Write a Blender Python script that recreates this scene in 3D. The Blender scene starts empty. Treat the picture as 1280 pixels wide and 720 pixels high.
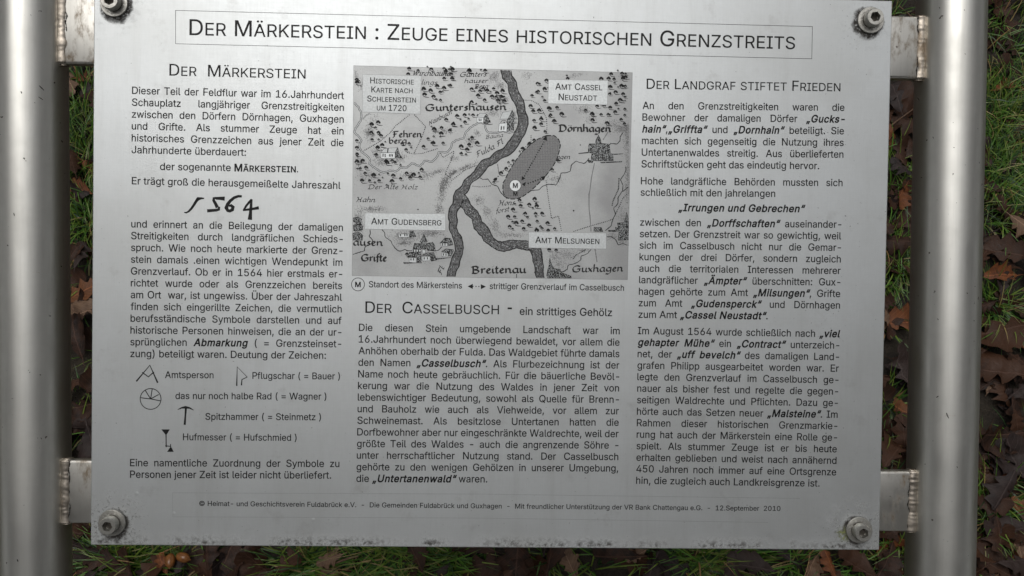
import bpy, bmesh, math, random
import numpy as np
from mathutils import Matrix, Vector, noise

# ------------------------------------------------------------------ camera, world, light
S = bpy.context.scene
C = S.collection
R = math.radians
TILT = R(20)            # board leans back 20 degrees from level
CAM_H = 1.28            # camera above the ground
BOARD_D = 0.6365        # camera to the board's face
FPX = 1050.0            # focal length in pixels of the 1280 px wide picture
WT = Matrix.Rotation(TILT, 3, 'X')                      # board frame -> world
RC = Matrix(((0.9995, -0.01507, -0.02771), (0.0156, 0.9997, 0.0191), (0.02741, -0.01953, 0.99943)))
CAM = Vector((0, 0, CAM_H))
ORG = CAM - WT @ Vector((0, 0, BOARD_D))                # board frame origin in world

cam_d = bpy.data.cameras.new('camera'); cam = bpy.data.objects.new('camera', cam_d); C.objects.link(cam)
cam_d.sensor_width = 36; cam_d.lens = FPX / 1280 * 36; cam_d.clip_start = 0.02; cam_d.clip_end = 2000
M4 = (WT @ RC).normalized().to_4x4(); M4.translation = CAM
cam.matrix_world = M4
S.camera = cam
cam_d.dof.use_dof = False

SUN_EL, SUN_AZ = R(72), R(-42)                          # azimuth from +Y towards +X
W = bpy.data.worlds.new("World"); S.world = W; W.use_nodes = True
nt = W.node_tree; bg = nt.nodes['Background']
sky = nt.nodes.new('ShaderNodeTexSky'); sky.sky_type = 'NISHITA'; sky.sun_disc = False
sky.sun_elevation = SUN_EL; sky.sun_rotation = SUN_AZ; sky.air_density = 1.0; sky.dust_density = 4.0; sky.ozone_density = 1.0
hs = nt.nodes.new('ShaderNodeHueSaturation'); hs.inputs['Saturation'].default_value = 0.10
nt.links.new(sky.outputs[0], hs.inputs['Color']); nt.links.new(hs.outputs[0], bg.inputs[0])
bg.inputs[1].default_value = 0.145
sd = bpy.data.lights.new('sun', 'SUN'); sun = bpy.data.objects.new('sun', sd); C.objects.link(sun)
sd.energy = 0.5; sd.angle = R(60); sd.color = (1.0, 0.97, 0.92)
sdir = Vector((math.sin(SUN_AZ) * math.cos(SUN_EL), math.cos(SUN_AZ) * math.cos(SUN_EL), math.sin(SUN_EL)))
sun.rotation_euler = sdir.to_track_quat('Z', 'Y').to_euler()
S.view_settings.view_transform = 'Standard'; S.view_settings.look = 'None'
S.view_settings.exposure = 0.0; S.view_settings.gamma = 1; S.view_settings.use_curve_mapping = False
S.render.resolution_x, S.render.resolution_y = 1024, 576

# ------------------------------------------------------------------ helpers
def ray(x, y):
    return (RC @ Vector(((x - 640) / FPX, -(y - 360) / FPX, -1))).normalized()
def PX(x, y, n=0.0):
    """measured photo point -> metres on the board plane (board frame) at height n over its face"""
    d = ray(x, y); t = (BOARD_D - n) / -d.z
    return Vector((d.x * t, d.y * t, n))
def GR(x, y, z=0.0):
    """measured photo point -> ground point"""
    d = WT @ ray(x, y); t = (CAM_H - z) / -d.z
    return CAM + d * t
MM = BOARD_D / FPX      # metres per photo pixel on the board

def new_obj(name, me, mat=None, parent=None):
    o = bpy.data.objects.new(name, me); C.objects.link(o)
    if mat is not None:
        me.materials.clear(); me.materials.append(mat)
    if parent is not None: o.parent = parent
    return o
def mesh_of(name, V, F, smooth=False):
    me = bpy.data.meshes.new(name); me.from_pydata([tuple(v) for v in V], [], F)
    if smooth: me.shade_smooth()
    me.update(); return me
def bm_mesh(name, bm, smooth=False):
    me = bpy.data.meshes.new(name); bmesh.ops.recalc_face_normals(bm, faces=bm.faces[:]); bm.to_mesh(me); bm.free()
    if smooth: me.shade_smooth()
    return me

# node helpers
class NT:
    def __init__(s, name):
        s.m = bpy.data.materials.new(name); s.m.use_nodes = True; s.t = s.m.node_tree
        s.b = s.t.nodes['Principled BSDF']; s.co = s.t.nodes.new('ShaderNodeTexCoord')
    def link(s, a, b): s.t.links.new(a, b)
    def setin(s, sock, v):
        if hasattr(v, 'is_output') or isinstance(v, bpy.types.NodeSocket): s.link(v, sock)
        else: sock.default_value = v
    def math(s, op, a, b=None, c=None, clamp=False):
        n = s.t.nodes.new('ShaderNodeMath'); n.operation = op; n.use_clamp = clamp
        for i, v in enumerate((a, b, c)):
            if v is not None: s.setin(n.inputs[i], v)
        return n.outputs[0]
    def map(s, scale=(1, 1, 1), src=None, loc=(0, 0, 0)):
        n = s.t.nodes.new('ShaderNodeMapping'); n.inputs['Scale'].default_value = scale; n.inputs['Location'].default_value = loc
        s.link(src or s.co.outputs['Object'], n.inputs[0]); return n.outputs[0]
    def noise(s, scale, detail=3, rough=.55, vec=None, w=None):
        n = s.t.nodes.new('ShaderNodeTexNoise'); n.inputs['Scale'].default_value = scale
        n.inputs['Detail'].default_value = detail; n.inputs['Roughness'].default_value = rough
        s.link(vec or s.co.outputs['Object'], n.inputs['Vector']); return n.outputs[0]
    def ramp(s, v, a, b, lo=0., hi=1.):
        n = s.t.nodes.new('ShaderNodeMapRange'); n.interpolation_type = 'SMOOTHSTEP'
        s.setin(n.inputs[0], v)
        for i, q in zip((1, 2, 3, 4), (a, b, lo, hi)): s.setin(n.inputs[i], q)
        return n.outputs[0]
    def mix(s, f, a, b):
        n = s.t.nodes.new('ShaderNodeMix'); n.data_type = 'RGBA'
        s.setin(n.inputs[0], f)
        for k, v in ((6, a), (7, b)):
            if isinstance(v, tuple): n.inputs[k].default_value = (*v[:3], 1)
            else: s.link(v, n.inputs[k])
        return n.outputs[2]
    def xyz(s, vec=None):
        n = s.t.nodes.new('ShaderNodeSeparateXYZ'); s.link(vec or s.co.outputs['Object'], n.inputs[0]); return n.outputs
    def bump(s, h, dist, strength=1.0):
        n = s.t.nodes.new('ShaderNodeBump'); n.inputs['Strength'].default_value = strength; n.inputs['Distance'].default_value = dist
        s.link(h, n.inputs['Height']); s.link(n.outputs[0], s.b.inputs['Normal'])
    def set(s, **k):
        nm = dict(col='Base Color', rough='Roughness', metal='Metallic', spec='Specular IOR Level', trans='Transmission Weight', sub='Subsurface Weight', coat='Coat Weight', ior='IOR')
        for a, v in k.items():
            if isinstance(v, tuple) and len(v) == 3: v = (*v, 1)
            s.setin(s.b.inputs[nm[a]], v)
        return s

BOLT = [PX(143.4, 4.6), PX(1087.5, 25.7), PX(141, 653), PX(1073, 662)]

# ------------------------------------------------------------------ materials
def mat_plate():
    t = NT('brushed_aluminium_print'); x, y, z = t.xyz()
    grain = t.noise(1, 3, .6, t.map((1400, 60, 1)))
    grain2 = t.noise(1, 2, .5, t.map((60, 1300, 1)))
    cloud = t.noise(9, 4, .6)
    fine = t.noise(260, 3, .7)
    col = t.mix(t.ramp(cloud, .35, .7), (.62, .64, .642), (.56, .575, .57))
    g = t.math('ADD', t.math('MULTIPLY', grain, .5), t.math('MULTIPLY', grain2, .3))
    g = t.math('ADD', g, t.math('MULTIPLY', fine, .35))
    col = t.mix(t.ramp(g, .35, .85, 0, .15), col, (.34, .355, .35))
    drip = t.noise(1, 4, .6, t.map((55, 4, 1))); blot = t.noise(34, 5, .7)
    col = t.mix(t.ramp(drip, .5, .75, 0, .22), col, (.40, .40, .385)); col = t.mix(t.ramp(blot, .58, .72, 0, .3), col, (.36, .355, .345))
    # grime along the lower edge
    n1 = t.noise(230, 5, .75); n2 = t.noise(28, 3, .6, t.map((1, .4, 1)))
    edge = t.ramp(y, -.2085, -.1985, 1, 0)
    edge2 = t.ramp(y, -.2105, -.2080, .35, 1)
    e = t.math('MULTIPLY', t.math('MULTIPLY', edge, edge2), t.ramp(n2, .34, .56))
    m = t.math('MULTIPLY', e, t.ramp(n1, .38, .62), clamp=True)
    # grime round the bolts
    n3 = t.noise(420, 5, .8); n4 = t.noise(110, 4, .7)
    for i, b in enumerate(BOLT):
        ox, oy = ((.0018, -.002), (-.0018, -.0022), (.0012, -.0014), (-.0012, -.0008))[i]
        v = t.t.nodes.new('ShaderNodeVectorMath'); v.operation = 'DISTANCE'
        t.link(t.co.outputs['Object'], v.inputs[0]); v.inputs[1].default_value = (b.x + ox, b.y + oy, 0)
        d = t.math('ADD', v.outputs['Value'], t.math('MULTIPLY', t.math('SUBTRACT', n4, .5), .010))
        ring = t.math('MULTIPLY', t.ramp(d, .0098, .0135, 1, 0), t.ramp(n3, .30, .5))
        halo = t.math('MULTIPLY', t.ramp(d, .011, .032, 1, 0), t.ramp(t.math('ADD', t.math('MULTIPLY', n3, .55), t.math('MULTIPLY', n4, .45)), .515, .575, 0, .9))
        if i < 2: halo = t.math('MULTIPLY', halo, .12)
        m = t.math('MAXIMUM', m, t.math('MAXIMUM', ring, halo))
    # loose specks, thicker at the right margin
    sp = t.noise(520, 2, .5); msk = t.noise(16, 3, .6)
    right = t.math('MULTIPLY', t.ramp(x, .235, .262), t.ramp(x, .300, .272))
    thr = t.math('SUBTRACT', .735, t.math('MULTIPLY', right, t.ramp(msk, .42, .62, 0, .06)))
    m = t.math('MAXIMUM', m, t.math('MULTIPLY', t.ramp(t.math('SUBTRACT', sp, thr), 0, .035), .6))
    col = t.mix(m, col, (.028, .024, .02))
    # moss by the lower right bolt
    v = t.t.nodes.new('ShaderNodeVectorMath'); v.operation = 'DISTANCE'
    t.link(t.co.outputs['Object'], v.inputs[0]); v.inputs[1].default_value = (BOLT[3].x - .0112, BOLT[3].y - .0035, 0)
    moss = t.math('MULTIPLY', t.ramp(v.outputs['Value'], .003, .0075, 1, 0), t.ramp(n3, .45, .58))
    col = t.mix(moss, col, (.20, .22, .08))
    t.set(col=col, metal=t.math('MULTIPLY', t.math('SUBTRACT', 1, m), .78), rough=t.math('ADD', t.ramp(g, .3, .9, .37, .45), t.math('MULTIPLY', m, .4)))
    t.bump(g, .00006, .35)
    return t.m
def mat_steel(name, stain=False, base=(.60, .59, .565), r0=.27, r1=.40, metal=1.0):
    t = NT(name); x, y, z = t.xyz()
    st = t.noise(1, 4, .6, t.map((260, 14, 260)))
    bl = t.noise(18, 4, .65)
    sp = t.noise(240, 2, .5)
    col = t.mix(t.ramp(bl, .35, .72), base, tuple(c * .84 for c in base))
    col = t.mix(t.ramp(st, .4, .8, 0, .25), col, (.40, .39, .36))
    speck = t.ramp(sp, .735, .76)
    col = t.mix(speck, col, (.06, .05, .04))
    mt = t.math('MULTIPLY', t.math('SUBTRACT', 1, speck), metal)
    if stain:
        s2 = t.noise(70, 5, .7, t.map((1, .45, 1)))
        f = t.ramp(s2, .50, .72)
        col = t.mix(f, col, (.17, .12, .07)); mt = t.math('MULTIPLY', mt, t.math('SUBTRACT', 1, t.math('MULTIPLY', f, .55)))
    t.set(col=col, metal=mt, rough=t.math('ADD', t.ramp(bl, .3, .7, r0, r1), t.math('MULTIPLY', t.math('SUBTRACT', st, .5), .08)))
    h = t.math('ADD', t.math('MULTIPLY', st, .03), t.noise(20, 0, .5))
    t.bump(h, .0008, .4)
    return t.m
def mat_bolt():
    t = NT('weathered_stainless_screw'); x, y, z = t.xyz()
    rad = t.math('SQRT', t.math('ADD', t.math('MULTIPLY', x, x), t.math('MULTIPLY', y, y)))
    n = t.noise(500, 4, .75); n2 = t.noise(90, 3, .6)
    d = t.math('MULTIPLY', t.ramp(t.math('ADD', rad, t.math('MULTIPLY', t.math('SUBTRACT', n2, .5), .003)), .0088, .0072, 0, 1), t.ramp(n, .36, .52))
    d = t.math('MULTIPLY', d, t.ramp(z, .0022, .0012, 0, 1))
    hole = t.math('MULTIPLY', t.ramp(rad, .0034, .0030, 0, 1), t.ramp(z, .0068, .0055, 0, 1))
    d = t.math('MAXIMUM', d, t.math('MULTIPLY', hole, t.ramp(n2, .25, .5, .65, 1)))
    col = t.mix(t.ramp(n, .35, .7), (.50, .49, .455), (.34, .33, .30)); col = t.mix(d, col, (.035, .028, .02))
    t.set(col=col, metal=t.math('SUBTRACT', .95, t.math('MULTIPLY', d, .9)), rough=t.math('ADD', t.ramp(n, .3, .7, .36, .5), t.math('MULTIPLY', d, .3)))
    t.bump(n, .0001, .5); return t.m
def mat_ink(name, c, rough=.5, metal=0.0):
    t = NT(name); n = t.noise(700, 2, .6)
    t.set(col=t.mix(t.ramp(n, .35, .7, 0, .5), c, tuple(min(1, v * 1.3 + .003) for v in c)), rough=rough, metal=metal, spec=.25 if max(c) < .1 else .5); return t.m

M = {}
M['plate'] = mat_plate()
M['plate_edge'] = mat_steel('sawn_aluminium_edge', base=(.42, .43, .44), r0=.35, r1=.5)
M['pipe'] = mat_steel('satin_stainless_tube', base=(.71, .70, .655), r0=.36, r1=.46)
M['bar'] = mat_steel('stained_stainless_bar', stain=True, base=(.70, .68, .63), r0=.3, r1=.45)
M['weld'] = mat_steel('heat_stained_weld', stain=True, base=(.44, .39, .33), r0=.36, r1=.55)
M['grime'] = mat_ink('black_grime', (.015, .012, .010), .8)
M['bolt'] = mat_bolt()
M['ink'] = mat_ink('black_print', (.008, .008, .008))
M['ink2'] = mat_ink('grey_black_print', (.012, .012, .012))
M['river'] = mat_ink('river_print', (.12, .12, .122))
M['mapink'] = mat_ink('map_line_print', (.022, .022, .022))
M['hatch'] = mat_ink('map_shading_print', (.16, .16, .16))
M['crease'] = mat_ink('faint_frame_line', (.40, .415, .415), .42, .8)
M['card'] = mat_ink('pale_caption_patch', (.53, .55, .55), .42, .75)
M['card_dark'] = mat_ink('grey_caption_patch', (.43, .445, .445), .42, .7)
M['white'] = mat_ink('white_marker_disc', (.62, .64, .64), .42, .7)

def mat_map():
    t = NT('old_map_paper_print'); n = t.noise(26, 4, .6); f = t.noise(900, 3, .7)
    x, y, z = t.xyz()
    c = t.mix(t.ramp(n, .4, .7), (.47, .48, .475), (.385, .39, .39))
    c = t.mix(t.ramp(f, .4, .8, 0, .45), c, (.30, .30, .298))
    # browner, darker copy tone at the right edge of the old sheet
    c = t.mix(t.math('MULTIPLY', t.ramp(t.math('ADD', x, t.math('MULTIPLY', n, .02)), .085, .106), .5), c, (.24, .24, .24))
    t.set(col=c, rough=.43, metal=.6); return t.m
def mat_zone():
    t = NT('crosshatched_grey_zone'); x, y, z = t.xyz()
    p = 2 * math.pi / .00125
    a = t.ramp(t.math('SINE', t.math('MULTIPLY', x, p)), .2, .9); b = t.ramp(t.math('SINE', t.math('MULTIPLY', y, p)), .2, .9)
    n = t.noise(1200, 2, .6)
    c = t.mix(t.math('MULTIPLY', t.math('MAXIMUM', a, b), t.ramp(n, .3, .6)), (.23, .23, .23), (.12, .12, .12))
    t.set(col=c, rough=.45, metal=.5); return t.m
M['map'] = mat_map(); M['zone'] = mat_zone()

def mat_leaf(name, a, b, c):
    t = NT(name); x, y, z = t.xyz()
    oi = t.t.nodes.new('ShaderNodeObjectInfo')
    n = t.noise(60, 4, .6); f = t.noise(600, 3, .6)
    col = t.mix(t.ramp(n, .35, .68), a, b)
    col = t.mix(t.ramp(oi.outputs['Random'], 0, 1, 0, .75), col, c)
    # midrib and side veins
    ax = t.math('ABSOLUTE', x)
    rib = t.ramp(ax, .0006, .0013, 1, 0)
    w = t.math('SINE', t.math('MULTIPLY', t.math('SUBTRACT', y, t.math('MULTIPLY', ax, 1.1)), 2 * math.pi / .0105))
    vein = t.math('MAXIMUM', rib, t.math('MULTIPLY', t.ramp(w, .93, .99), .6))
    col = t.mix(t.math('MULTIPLY', vein, .5), col, tuple(min(1, q * 2.2 + .02) for q in a))
    t.set(col=col, rough=t.ramp(f, .3, .7, .5, .75), spec=.3)
    t.bump(t.math('SUBTRACT', t.math('MULTIPLY', f, .3), vein), .0006, .6)
    return t.m
M['leaf'] = mat_leaf('dead_oak_leaf', (.034, .013, .006), (.010, .005, .003), (.060, .025, .011))
M['leaf_o'] = mat_leaf('orange_oak_leaf', (.17, .055, .016), (.09, .030, .012), (.12, .05, .02))
M['leaf_p'] = mat_leaf('pale_oak_leaf', (.17, .105, .065), (.11, .065, .042), (.14, .085, .055))
M['leaf_g'] = mat_leaf('grey_wet_oak_leaf', (.026, .016, .014), (.012, .008, .008), (.034, .021, .017))

def mat_soil():
    t = NT('dark_wet_soil'); n = t.noise(14, 6, .65); f = t.noise(160, 5, .7)
    c = t.mix(t.ramp(n, .35, .65), (.020, .015, .011), (.034, .026, .016))
    c = t.mix(t.ramp(f, .5, .75), c, (.05, .034, .022))
    g = t.noise(2.2, 5, .7)
    # far away, where no single blade can be told apart: meadow green and leaf brown
    v = t.t.nodes.new('ShaderNodeVectorMath'); v.operation = 'LENGTH'; t.link(t.co.outputs['Object'], v.inputs[0])
    c = t.mix(t.math('MULTIPLY', t.ramp(v.outputs['Value'], 2.2, 3.6), t.ramp(g, .38, .6)), c, (.045, .065, .016))
    t.set(col=c, rough=.85); t.bump(t.math('ADD', n, f), .012, .7); return t.m
M['soil'] = mat_soil()
def mat_grass():
    t = NT('grass_blade'); a = t.t.nodes.new('ShaderNodeVertexColor'); a.layer_name = 'tint'
    t.set(col=a.outputs[0], rough=.42); t.b.inputs['Subsurface Weight'].default_value = 0
    tr = t.t.nodes.new('ShaderNodeBsdfTranslucent'); t.link(a.outputs[0], tr.inputs[0])
    mx = t.t.nodes.new('ShaderNodeMixShader'); mx.inputs[0].default_value = .25
    out = t.t.nodes['Material Output']; t.link(t.b.outputs[0], mx.inputs[1]); t.link(tr.outputs[0], mx.inputs[2]); t.link(mx.outputs[0], out.inputs[0])
    return t.m
M['grass'] = mat_grass()
t = NT('bark'); n_ = t.noise(12, 5, .7); t.set(col=t.mix(t.ramp(n_, .35, .7), (.06, .05, .04), (.03, .026, .02)), rough=.9); M['bark'] = t.m
t = NT('autumn_crown'); n_ = t.noise(1.3, 4, .7); t.set(col=t.mix(t.ramp(n_, .35, .68), (.055, .050, .018), (.075, .040, .018)), rough=.8); M['crown'] = t.m
def mat_acorn():
    t = NT('acorn_shell'); n = t.noise(1, 3, .6, t.map((500, 500, 60)))
    t.set(col=t.mix(t.ramp(n, .35, .7), (.22, .085, .02), (.12, .045, .013)), rough=.3); return t.m
M['acorn'] = mat_acorn()
t = NT('water'); t.set(col=(1, 1, 1), rough=.02, trans=1.0, ior=1.33); M['water'] = t.m

# ------------------------------------------------------------------ ground
rng = random.Random(7); nr = np.random.default_rng(11)
def gz(x, y):
    f = max(0., 1 - max(0., math.hypot(x, y) - 2.2) / 1.6)
    return f * (.020 * (noise.noise(Vector((x * 3.1, y * 3.1, 2))) ) + .007 * noise.noise(Vector((x * 13, y * 13, 7))))
def axis():
    a = list(np.linspace(-1.7, 1.7, 121)); s = .03; p = 1.7; out = []
    while p < 400: s *= 1.32; p += s; out.append(p)
    return [-q for q in reversed(out)] + a + out
ax_ = axis(); N = len(ax_)
V = [(x, y, gz(x, y)) for y in ax_ for x in ax_]
F = [(j * N + i, j * N + i + 1, (j + 1) * N + i + 1, (j + 1) * N + i) for j in range(N - 1) for i in range(N - 1)]
ground = new_obj('ground', mesh_of('ground', V, F, True), M['soil']); ground['kind'] = 'structure'

# leaves ------------------------------------------------------------
def leaf_geo(seed, L=.085):
    r = random.Random(seed); n = 14; V = []; F = []; ph = r.uniform(0, 1.5); nl = r.uniform(3.3, 3.8)
    env = r.uniform(.26, .34); bend = r.uniform(-.8, 1.6); cup = r.uniform(-1.4, 2.4); tw = r.uniform(-1.6, 1.6)
    cs = r.uniform(-.15, .15)
    for i in range(n + 1):
        t = i / n; y = t * L
        e = env * L * (math.sin(math.pi * min(1, t * .93 + .04)) ** .75) * (.55 + .75 * t)
        for sgn in (-1, 0, 1):
            lob = math.sin(2 * math.pi * (nl * t - .05) + sgn * ph)
            k = (.86 + .27 * lob) * r.uniform(.93, 1.07)
            w = e * k * sgn; yy = y + abs(sgn) * .03 * L * (1 + lob) * (1 - t)
            x = w + cs * L * math.sin(t * 2.4)
            z = cup * w * w / L * 2.2 + bend * (t - .5) ** 2 * L * .6 + tw * w * (t - .5) + r.uniform(-.0025, .0025) * abs(sgn)
            V.append((x, yy, z))
    for i in range(n):
        a = i * 3; b = a + 3
        F += [(a, a + 1, b + 1, b), (a + 1, a + 2, b + 2, b + 1)]
    # stalk
    k = len(V); V += [(-.0007, .002, V[1][2]), (.0007, .002, V[1][2]), (.0005 + cs * .01, -.016, V[1][2] + .002), (-.0005 + cs * .01, -.016, V[1][2] + .002)]
    F.append((k, k + 1, k + 2, k + 3))
    zmin = min(v[2] for v in V)
    return [(v[0], v[1] - L / 2, v[2] - zmin) for v in V], F
leafV = [leaf_geo(s) for s in range(10)]
leaf_me = {}
def leaf(kind, variant, x, y, z, rz, sc, rx=0, ry=0):
    k = (kind, variant)
    if k not in leaf_me:
        leaf_me[k] = mesh_of('fallen_leaf', *leafV[variant], True); leaf_me[k].materials.append(M[kind])
    o = bpy.data.objects.new('fallen_leaf', leaf_me[k]); C.objects.link(o); o.parent = ground
    o.location = (x, y, z); o.rotation_euler = (rx, ry, rz); o.scale = (sc, sc, sc)
    return o
def pleaf(px, py, kind, rz, sc, variant=0, z=.022, rx=0, ry=0):
    g = GR(px, py, .02); leaf(kind, variant, g.x, g.y, gz(g.x, g.y) + z, R(rz), sc, R(rx), R(ry))
# leaves one can single out in the photograph
for a in [(99, 236, 'leaf_o', 70, .55, 0), (100, 366, 'leaf_o', -60, .75, 1), (98, 420, 'leaf', 20, .9, 2), (104, 510, 'leaf', 100, .8, 3), (96, 320, 'leaf_g', 10, .6, 4),
          (1122, 248, 'leaf_o', 160, .5, 5), (1122, 215, 'leaf_g', 40, .55, 6), (1116, 120, 'leaf_g', 10, .9, 7), (1118, 465, 'leaf_g', 15, .95, 8), (1122, 515, 'leaf_o', 60, .5, 9), (1126, 545, 'leaf', 0, .8, 1),
          (1250, 345, 'leaf_o', 95, .75, 2), (1262, 318, 'leaf', 80, 1.0, 0), (1250, 415, 'leaf', 100, 1.2, 3), (1245, 470, 'leaf', 80, 1.1, 4), (1242, 545, 'leaf', 95, .9, 5), (1262, 580, 'leaf_g', 20, 1.0, 8), (1240, 610, 'leaf_g', 150, .8, 6), (1276, 634, 'leaf_o', 30, .45, 7),
          (1250, 665, 'leaf_g', 100, .85, 9), (1235, 705, 'leaf', 60, .8, 0), (1272, 675, 'leaf_p', 10, .6, 1),
          (205, 705, 'leaf_o', 30, .4, 2), (285, 700, 'leaf', 160, .9, 3), (262, 690, 'leaf', 10, .6, 4), (330, 708, 'leaf', 40, .9, 5), (415, 700, 'leaf_p', 110, .45, 6), (520, 695, 'leaf', 30, .7, 8),
          (610, 705, 'leaf', 100, .9, 7), (646, 702, 'leaf', 175, 1.05, 2), (712, 704, 'leaf_p', 25, .55, 1), (765, 697, 'leaf', 90, .8, 9), (795, 695, 'leaf_p', 120, .4, 0), (845, 708, 'leaf_g', 60, .8, 3), (935, 709, 'leaf_g', 80, .8, 4), (1012, 709, 'leaf_p', 150, .5, 5), (1030, 706, 'leaf_o', 20, .5, 6), (1060, 704, 'leaf', 60, .8, 8), (1105, 700, 'leaf', 150, .7, 7),
          (130, 700, 'leaf', 80, .7, 1), (165, 712, 'leaf', 10, .7, 5)]:
    pleaf(a[0], a[1], a[2], a[3], a[4], a[5], rx=rng.uniform(-14, 14), ry=rng.uniform(-14, 14))
n_named = 46
# the rest of the carpet in view: bands seen past the board first
cnt = 0; tries = 0
while cnt < 240 and tries < 9000:
    tries += 1
    if cnt < 110: px, py = rng.uniform(1195, 1330), rng.uniform(-30, 760)
    elif cnt < 160: px, py = rng.uniform(84, 1130), rng.uniform(676, 780)
    elif cnt < 185: px, py = rng.uniform(78, 122), rng.uniform(60, 700)
    elif cnt < 212: px, py = rng.uniform(1096, 1146), rng.uniform(0, 700)
    else: px, py = rng.uniform(-60, 1340), rng.uniform(-60, 760)
    g = GR(px, py, .02); dens = 1.0
    if px > 1150 and py < 270: dens = .12
    if rng.random() > dens: continue
    kind = rng.choices(['leaf', 'leaf_g', 'leaf_p', 'leaf_o'], [66, 24, 4, 6])[0]
    leaf(kind, rng.randrange(10), g.x, g.y, gz(g.x, g.y) + rng.uniform(.004, .028), rng.uniform(0, 6.28), rng.uniform(.38, .82), rng.uniform(-.6, .6), rng.uniform(-.55, .55))
    cnt += 1
# leaf litter that nobody could count, out to the sides
VV = []; FF = []; base = 0; LI = []
for i in range(3000):
    if i < 1100: x, y = rng.uniform(-1.2, 1.2), rng.uniform(-.5, 1.6)
    else:
        a = rng.uniform(0, 6.283); rr = 3.8 * math.sqrt(rng.uniform(.0, 1)); x, y = rr * math.cos(a), .5 + rr * math.sin(a)
    LV, LF = leafV[rng.randrange(10)]
    m = Matrix.Translation((x, y, gz(x, y) + rng.uniform(.0, .010))) @ Matrix.Rotation(rng.uniform(0, 6.28), 4, 'Z') @ Matrix.Rotation(rng.uniform(-.5, .5), 4, 'X') @ Matrix.Rotation(rng.uniform(-.5, .5), 4, 'Y') @ Matrix.Scale(rng.uniform(.5, 1.05), 4)
    VV += [m @ Vector(v) for v in LV]; FF += [tuple(q + base for q in f) for f in LF]; base += len(LV); LI += [rng.choices([0, 1, 2, 3], [66, 26, 3, 5])[0]] * len(LF)
for i in range(160):      # broken twigs among the leaves
    x, y = rng.uniform(-1.3, 1.3), rng.uniform(-.6, 1.7); az = rng.uniform(0, 3.14); L_ = rng.uniform(.04, .16); rr_ = rng.uniform(.0008, .0022); k = len(VV)
    for s_ in range(4):
        q = s_ / 3 - .5; cx_, cy_ = x + math.cos(az) * q * L_ + rng.uniform(-.003, .003), y + math.sin(az) * q * L_ + rng.uniform(-.003, .003); cz = gz(cx_, cy_) + .016 + rng.uniform(0, .012)
        for j in range(4): a_ = j * math.pi / 2; VV.append((cx_ - math.sin(az) * math.cos(a_) * rr_, cy_ + math.cos(az) * math.cos(a_) * rr_, cz + math.sin(a_) * rr_))
    for s_ in range(3):
        for j in range(4): FF.append((k + s_ * 4 + j, k + s_ * 4 + (j + 1) % 4, k + s_ * 4 + 4 + (j + 1) % 4, k + s_ * 4 + 4 + j)); LI.append(1 if i % 3 else 2)
lm = mesh_of('leaf_litter', VV, FF, True)
for k in ('leaf', 'leaf_g', 'leaf_p', 'leaf_o'): lm.materials.append(M[k])
lm.polygons.foreach_set('material_index', LI)
ll = bpy.data.objects.new('leaf_litter', lm); C.objects.link(ll); ll['kind'] = 'stuff'
ll['label'] = 'brown carpet of dead oak leaves lying all over the ground'; ll['category'] = 'leaf litter'

# grass -------------------------------------------------------------
GV = []; GF = []; GC = []
def blade(x, y, L, az, lean, w, col, straw=0):
    """one bent tapering blade, root at x, y"""
    k = len(GV); z = gz(x, y) + .002; ca, sa = math.cos(az), math.sin(az); th = lean; px, py, pz = x, y, z
    nseg = 4; curl = rng.uniform(.15, .5); side = rng.uniform(-.3, .3)
    for i in range(nseg + 1):
        t = i / nseg; ww = w * (1 - t ** 1.6) * .5 * (1.0 if i else .7)
        sx, sy = -sa * ww, ca * ww
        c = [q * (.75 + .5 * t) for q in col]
        if i < nseg:
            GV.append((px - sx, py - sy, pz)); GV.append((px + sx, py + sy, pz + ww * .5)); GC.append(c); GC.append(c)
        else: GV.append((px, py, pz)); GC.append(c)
        st = L / nseg; th = min(th + curl, 1.75)
        ca, sa = math.cos(az + side * t), math.sin(az + side * t)
        px += ca * math.sin(th) * st; py += sa * math.sin(th) * st; pz = max(z, pz + math.cos(th) * st)
    for i in range(nseg - 1): GF.append((k + 2 * i, k + 2 * i + 1, k + 2 * i + 3, k + 2 * i + 2))
    GF.append((k + 2 * nseg - 2, k + 2 * nseg - 1, k + 2 * nseg))
def gcol():
    g = rng.random()
    if g < .10: return (rng.uniform(.22, .36), rng.uniform(.19, .28), .09)
    v = rng.uniform(.55, 1.25)
    if g < .55: return (.08 * v, .19 * v, .022 * v)
    if g < .85: return (.15 * v, .22 * v, .032 * v)
    return (.030 * v, .075 * v, .022 * v)
def clump(x, y, r, n, Ls=(.03, .085), lift=1.0):
    for _ in range(n):
        a = rng.uniform(0, 6.283); q = r * math.sqrt(rng.random()); bx, by = x + q * math.cos(a), y + q * math.sin(a)
        blade(bx, by, rng.uniform(*Ls), a + rng.gauss(0, .9), rng.uniform(.1, .8) * lift, rng.uniform(.0014, .0030), gcol())
def pclump(px, py, rpx, n, **k):
    g = GR(px, py, .02); clump(g.x, g.y, rpx * .00125, int(n * 1.35), **k)
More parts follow.
